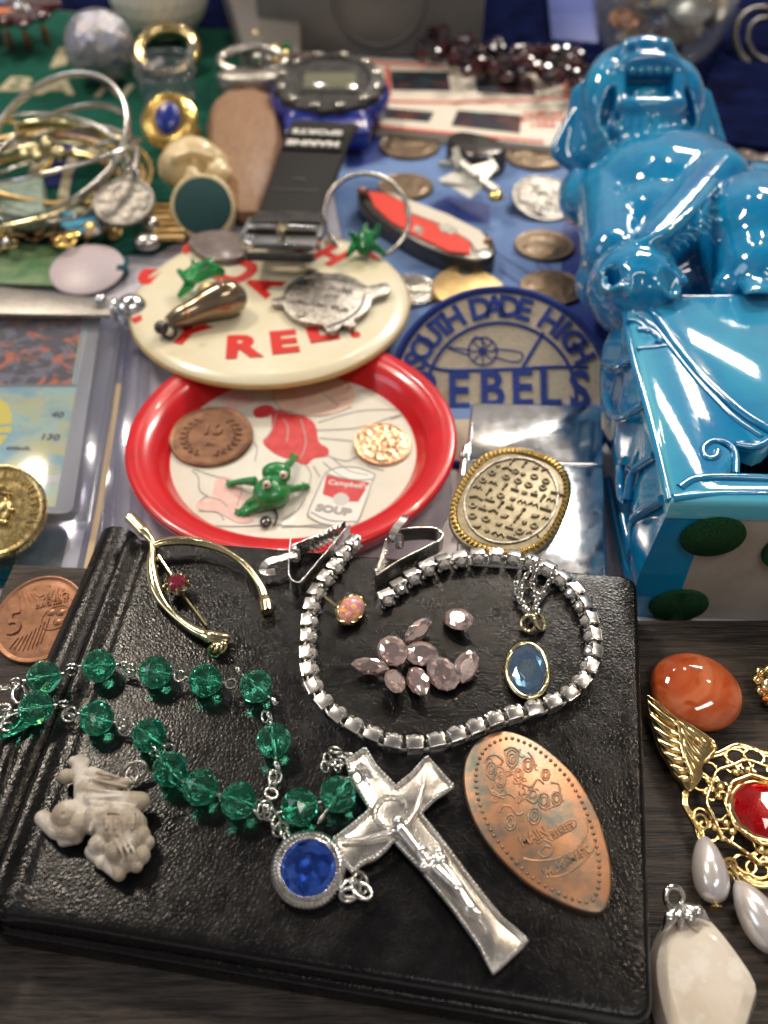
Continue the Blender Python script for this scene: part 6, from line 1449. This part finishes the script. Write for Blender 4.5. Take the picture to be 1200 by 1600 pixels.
# pedestal shell: front plate with slot
FZt = 3.1
ro_ = [pt(0, 0, 0), pt(WX, 0, 0), pt(WX, .12, 0)]
slot = [P(x, y, FZt) for x, y in ((1300, 745), (1200, 746), (1150, 744), (1130, 744), (1148, 730), (1152, 712), (1146, 700), (1135, 694), (1170, 694), (1185, 700), (1200, 694), (1215, 680), (1240, 650), (1300, 600))]
front = [pt(0, -.005, 0).xy, pt(WX, -.005, 0).xy, Vector((pt(WX, 0, 0).x, slot[0].y))] + [s.xy for s in slot[1:-1]] + [Vector((pt(WX, 0, 0).x, slot[-2].y + .4)), pt(WX, 1, 0).xy, pt(0, 1, 0).xy]
g = G(); g.prism(front, FZt - .55, FZt, .16); fp_ = part('pedestal_front', g, 'glaze', dog, 50)
# left wall with carved flutes, far wall, floor wall
g = G()
lw0 = [pt(0, 0, z) for z in (3.0, 2.2, 1.2, .2, TZ + .02)]
for seg in (0,):
    rings = []
    for k in range(25):
        b = k/24
        prof = []
        for j in range(22):
            t = j/21; z = 3.02 - (3.02 - TZ - .02)*t
            xo = .12 + .30*math.sin(pi*t)*-1 + .10*math.sin(b*pi*5 + t*5)*math.sin(pi*t) + (Cn.x - A.x)*0*t
            prof.append(pt(xo - .02, b, z) + Vector((0, (Cn.y - A.y)*t*(1-b), 0)))
        prof += [pt(.9, b, TZ + .02) + Vector((0, (Cn.y - A.y)*(1-b), 0)), pt(.9, b, 3.0)]
        rings.append(prof)
    g.loops(rings)
part('pedestal_side', g, 'glaze', dog, 70)
g = G(); g.box(WX - .3, .5, 3.7, TR(*(pt(WX/2 + .1, 1, 1.1) - Vector((0, .3, 0))))); part('pedestal_back', g, 'glaze', dog, 50); g = G(); g.box(WX - .4, 7.0, .3, TR(*(pt(WX/2 + .2, .5, TZ + .17)))); g.box(WX - .8, .1, 3.0, TR(*(pt(WX/2 + .5, .4, 1.0)))); part('hollow_shade', g, 'painted_hole_shade', dog)  # dark floor and inner wall stand in for shade behind the slot
g = G(); g.box(WX - 1, .1, 3.1, TR(*(pt(WX/2 + .5, 0, 1.0) + Vector((0, .75, 0))))); part('hollow_shade', g, 'painted_hole_shade', dog)  # dark sheet put in to paint the slot's inside as shade
# ridges: cloth triangle, scroll, rims, side scrolls
g = G()
def rd(pts, r, z=FZt, zs=None, n=10): g.tube(smooth_loop([P(a, b, z) for a, b in pts], 6, False), r, n, flat=.75)
rd([(1008, 474), (1030, 500), (1054, 535), (1085, 575), (1120, 610), (1160, 645), (1200, 670), (1240, 690)], .13, FZt + .03)
rd([(998, 492), (1024, 512), (1050, 545), (1080, 583), (1115, 620), (1150, 655), (1190, 682)], .07, FZt + .01)
rd([(995, 545), (1020, 543), (1045, 540), (1058, 545)], .06, FZt); rd([(980, 500), (1000, 505), (1012, 520)], .08); rd([(996, 515), (1015, 516), (1030, 528), (1028, 536)], .09, FZt + .02)
rd([(1150, 740), (1150, 715), (1145, 700), (1130, 690), (1110, 690), (1098, 702), (1104, 715), (1118, 714), (1122, 704)], .08, FZt + .0)
rd([(1150, 694), (1178, 698), (1198, 690), (1220, 672)], .09, FZt)
rd([(1062, 762), (1085, 748), (1130, 745), (1220, 748)], .10, FZt + .0); rd([(1052, 778), (1120, 772), (1230, 772)], .10, FZt - .04)
rd([(975, 470), (1020, 466), (1100, 466), (1230, 464)], .12, FZt - .02)
rd([(974, 472), (990, 560), (1015, 650), (1046, 782)], .10, FZt - .13)
cl_m = part('raised_line', g, 'glaze', dog, 70)
g = G(); tri = [P(x, y, FZt) for x, y in ((1012, 470), (1030, 500), (1056, 535), (1085, 575), (1120, 610), (1160, 645), (1200, 668), (1300, 700), (1300, 464), (1100, 466))]
g.prism([v.xy for v in tri], FZt - .1, FZt + .10, .09); part('draped_cloth', g, 'glaze', dog, 60)
g = G()
def sp_(pts, r): g.tube(smooth_loop([pt(a, b, z) + Vector((0, (Cn.y-A.y)*(1-b)*(3-z)/3.8, 0)) for a, b, z in pts], 6, False), r, 8)
sp_([(-.02, .05, 2.7), (-.22, .10, 2.0), (-.28, .14, 1.3), (-.2, .10, .6), (-.1, .16, .2), (-.15, .3, .3)], .12)
sp_([(-.02, .22, 2.8), (-.3, .26, 2.0), (-.35, .22, 1.4), (-.34, .3, 1.0), (-.3, .4, 1.3), (-.3, .36, 1.7)], .11)
sp_([(-.02, .45, 2.9), (-.28, .5, 2.2), (-.32, .62, 1.5), (-.3, .8, 1.1)], .10); sp_([(-.02, .7, 2.9), (-.26, .76, 2.3), (-.3, .9, 1.6)], .12)
sp_([(-.05, .03, .2), (-.1, .12, -.3), (-.1, .3, -.5), (-.1, .6, -.6)], .12)
part('side_scroll', g, 'glaze', dog, 70)
# ---- animal body: one continuous surface
g = G()
def D(x, y, z): return P(x, y, z)
def eb(x, y, z, r, n=22, m=14): g.ball(D(x, y, z), r, n, m)
eb(1045, 330, 1.6, (3.1, 3.6, 2.5)); eb(1050, 290, 2.0, (2.4, 2.0, 1.9)); eb(1030, 390, 1.4, (2.6, 2.6, 2.2)); eb(1160, 360, 1.0, (3.0, 2.6, 2.2))
eb(1100, 440, .9, (4.2, 2.2, 2.0))
# legs
g.cap(D(1120, 285, 3.2), D(1020, 395, 3.0), 1.05, .75, 18)            # left arm to the ball
g.cap(D(950, 300, 2.0), D(955, 400, 2.4), 1.1, .9, 16)
eb(1180, 375, 3.1, (1.75, 2.3, 1.7)); g.cap(D(1175, 350, 3.2), D(1185, 440, 2.9), 1.55, 1.3, 18)   # right knee
g.cap(D(1140, 452, 2.9), D(1230, 440, 2.9), .55, .6, 14)
eb(906, 308, 1.6, (.75, 1.3, .9)); 
# neck, head: built in the face's own axes (x right, y towards the brow, z out of the face)
eb(1025, 250, 1.7, (2.3, 2.0, 1.7))
HF = Matrix((Vector((1, 0, 0)), Vector((0, .8, .6)), Vector((0, -.6, .8)))).transposed().to_4x4(); HF.translation = P(1012, 160, 4.0)
def hb(x, y, z, r): g.ball((x, y, z), r, 20, 12, Mx=HF)
def hcap(a, b, r0, r1=None): g.cap(HF @ Vector(a), HF @ Vector(b), r0, r1, 12)
hb(0, .2, -1.7, (2.25, 2.5, 1.5)); hb(0, .55, -.5, (1.35, 1.65, .95)); hb(0, 1.75, -.35, (1.3, .8, .8)); hb(0, 1.2, -1.0, (2.0, 1.7, 1.2)); hb(-1.25, .5, -.6, (.95, 1.5, .85)); hb(1.25, .5, -.6, (.95, 1.5, .85)); hb(0, 1.9, -.1, (.95, .6, .65)); hb(0, 2.1, -1.0, (1.1, .8, .9))
for s_ in (-1, 1): hb(s_*.55, 1.95, .15, (.42, .38, .3)); hb(s_*1.45, -.1, -.7, (.55, 1.5, .8))
g.tube(smooth_loop([HF @ Vector(q) for q in ((-1.2, .95, .12), (-.7, 1.28, .32), (0, 1.36, .40), (.7, 1.28, .32), (1.2, .95, .12))], 5, False), .27, 10); hcap((-1.02, 1.1, .22), (-1.05, -.25, .22), .22, .26); hcap((1.02, 1.1, .22), (1.05, -.25, .22), .22, .26)
g.tube(smooth_loop([HF @ Vector(q) for q in ((-1.1, -.22, .15), (-.6, -.36, .34), (0, -.40, .40), (.6, -.36, .34), (1.1, -.22, .15))], 5, False), .33, 10); hb(0, -.9, -.25, (1.15, .8, .7)); hb(0, -1.5, -.8, (1.5, .9, .8))
for s_ in (-1, 1):
    for i in range(4): g.tube(smooth_loop([HF @ Vector((s_*(.15 + .25*i), -.62, .42 - .06*i)), HF @ Vector((s_*(.2 + .30*i), -1.15, .48 - .1*i)), HF @ Vector((s_*(.05 + .16*i), -1.75, .30 - .08*i))], 5, False), .10, 6)
    for i in range(5): g.tube(smooth_loop([HF @ Vector((s_*(1.45 + .17*i), 1.3 - .15*i, -.1 - .3*i)), HF @ Vector((s_*(1.75 + .15*i), .2, -.05 - .28*i)), HF @ Vector((s_*(1.6 + .14*i), -1.0, -.1 - .25*i)), HF @ Vector((s_*(1.0 + .16*i), -1.9, -.3 - .2*i))], 5, False), .12, 7)
for i in range(7): g.tube([HF @ Vector((-.4 + .13*i, -1.4, .25)), HF @ Vector((-.15 + .05*i, -1.95, .35)), HF @ Vector((0.02*i, -2.3, .25))], [.11, .09, .04], 6)
def ear(q):
    v = [HF @ Vector(p) for p in q]; n = (v[1]-v[0]).cross(v[2]-v[0]).normalized()*.2; gg = [x + n for x in v] + [x - n for x in v]; k = len(v)
    g.add(gg, [list(range(k)), list(range(k, 2*k))[::-1]] + [[i, (i+1) % k, k + (i+1) % k, k + i][::-1] for i in range(k)])
    for i in range(k): g.tube([v[i], v[(i+1) % k]], .2, 8)
ear([(-2.0, .9, -.9), (-1.7, 1.4, -1.1), (-1.7, -.6, -1.3), (-2.2, -1.9, -1.3), (-3.15, -1.3, -1.0)])
ear([(1.95, .95, -.9), (2.35, .9, -.8), (3.0, -1.3, -1.0), (2.1, -1.9, -1.3), (1.7, -.6, -1.3)])
for s_ in (-1, 1): hcap((s_*2.0, .9, -1.1), (s_*2.1, -1.2, -1.3), .5, .6)
for i in range(13):
    t = i/12; x = 1132 - 128*t; y = 296 + 112*t - 18*math.sin(pi*t)*0; p = D(x + 14*math.sin(pi*t), y + 14*math.sin(pi*t), 4.0 - .25*t)
    g.tube([p + Vector((-.15, .1, .12)), p + Vector((.08, 0, .16)), p + Vector((.3, -.1, .0))], .09, 6)
g.tube(smooth_loop([D(1115, 285, 4.4), D(1085, 325, 4.45), D(1045, 362, 4.3), D(1010, 380, 4.1), D(985, 390, 3.9)], 5, False), .20, 8)
for i in range(6): g.tube(smooth_loop([D(1150 + 2*i, 436 + 5*i, 3.3), D(1175, 430 + 5*i, 3.55), D(1215, 432 + 5*i, 3.5)], 4, False), .09, 6)
# ball under the paw with pierced flower pattern
eb(990, 455, 2.9, (1.25, 1.35, 1.25)); 
for i in range(7):
    a = i*2*pi/7; g.torus(.42, .10, 16, 7, TR(*(D(990, 452, 2.9) + Vector((.85*math.cos(a), .68*math.sin(a) - .45, .80)))) @ RZ(math.degrees(a)) @ RY(35), ry=.3)
g.torus(1.22, .13, 40, 8, TR(*D(990, 450, 2.7)) @ RX(60)); g.torus(1.24, .12, 40, 8, TR(*D(990, 450, 2.7)) @ RY(70))
# carved openings
c1 = G(); c1.box(1.55, .85, 1.3, HF @ TR(0, .52, .45))
c2 = G()
for s_ in (-1, 1): c2.ball((0, 0, 0), (.20, .75, .7), 14, 10, Mx=HF @ TR(s_*1.42, -.25, .2) @ RZ(s_*14))
c3 = G()
for s_ in (-1, 1): c3.ball((0, 0, 0), (.17, .12, .3), 10, 8, Mx=HF @ TR(s_*.6, 1.75, .42))
c4 = G()
for a, b, rz, rx_, ry_ in ((955, 438, 20, .16, .34), (1012, 466, 80, .18, .5), (957, 498, 5, .18, .45)): c4.ball((0, 0, 0), (rx_, ry_, .5), 12, 8, Mx=TR(*D(a, b, 3.5)) @ RZ(rz))
c5_ = G()
for s_ in (-1, 1):
    for i in range(4):
        c5_.tube(smooth_loop([HF @ Vector((s_*(1.52 + .17*i), 1.2 - .15*i, .02 - .3*i)), HF @ Vector((s_*(1.84 + .15*i), .2, .06 - .28*i)), HF @ Vector((s_*(1.70 + .14*i), -1.0, .0 - .25*i)), HF @ Vector((s_*(1.1 + .16*i), -1.85, -.2 - .2*i))], 5, False), .06, 6)
        c5_.tube([HF @ Vector((s_*(.28 + .27*i), -.66, .52 - .08*i)), HF @ Vector((s_*(.34 + .30*i), -1.15, .56 - .12*i)), HF @ Vector((s_*(.14 + .16*i), -1.8, .42 - .1*i))], .05, 6)
for i in range(7):
    a = 2*pi*i/7 + .3; q = D(990, 452, 2.9) + Vector((.85*math.cos(a), .68*math.sin(a) - .45, .80)); c5_.ball(q + Vector((0, -.1, .12)), (.17, .17, .17), 8, 6)
for i in range(6): p = D(1155 + 10*i, 452 - i, 3.35); c5_.tube([p + Vector((0, -.5, 0)), p + Vector((0, .1, .15))], .06, 6)
body = blob(g, .075, 5, [c1, c2, c3, c4, c5_])
bo = part('body', body, 'glaze', dog, 80)
g = G(); g.ball((0, .22, .02), (.58, .30, .25), 16, 8, Mx=HF); part('tongue', g, 'glaze_light', dog, 80)
g = G()
for i in range(5): g.ball((-.6 + .3*i, .93, .36), (.16, .15, .16), 10, 8, Mx=HF)
part('teeth', g, 'glaze_light', dog, 80)
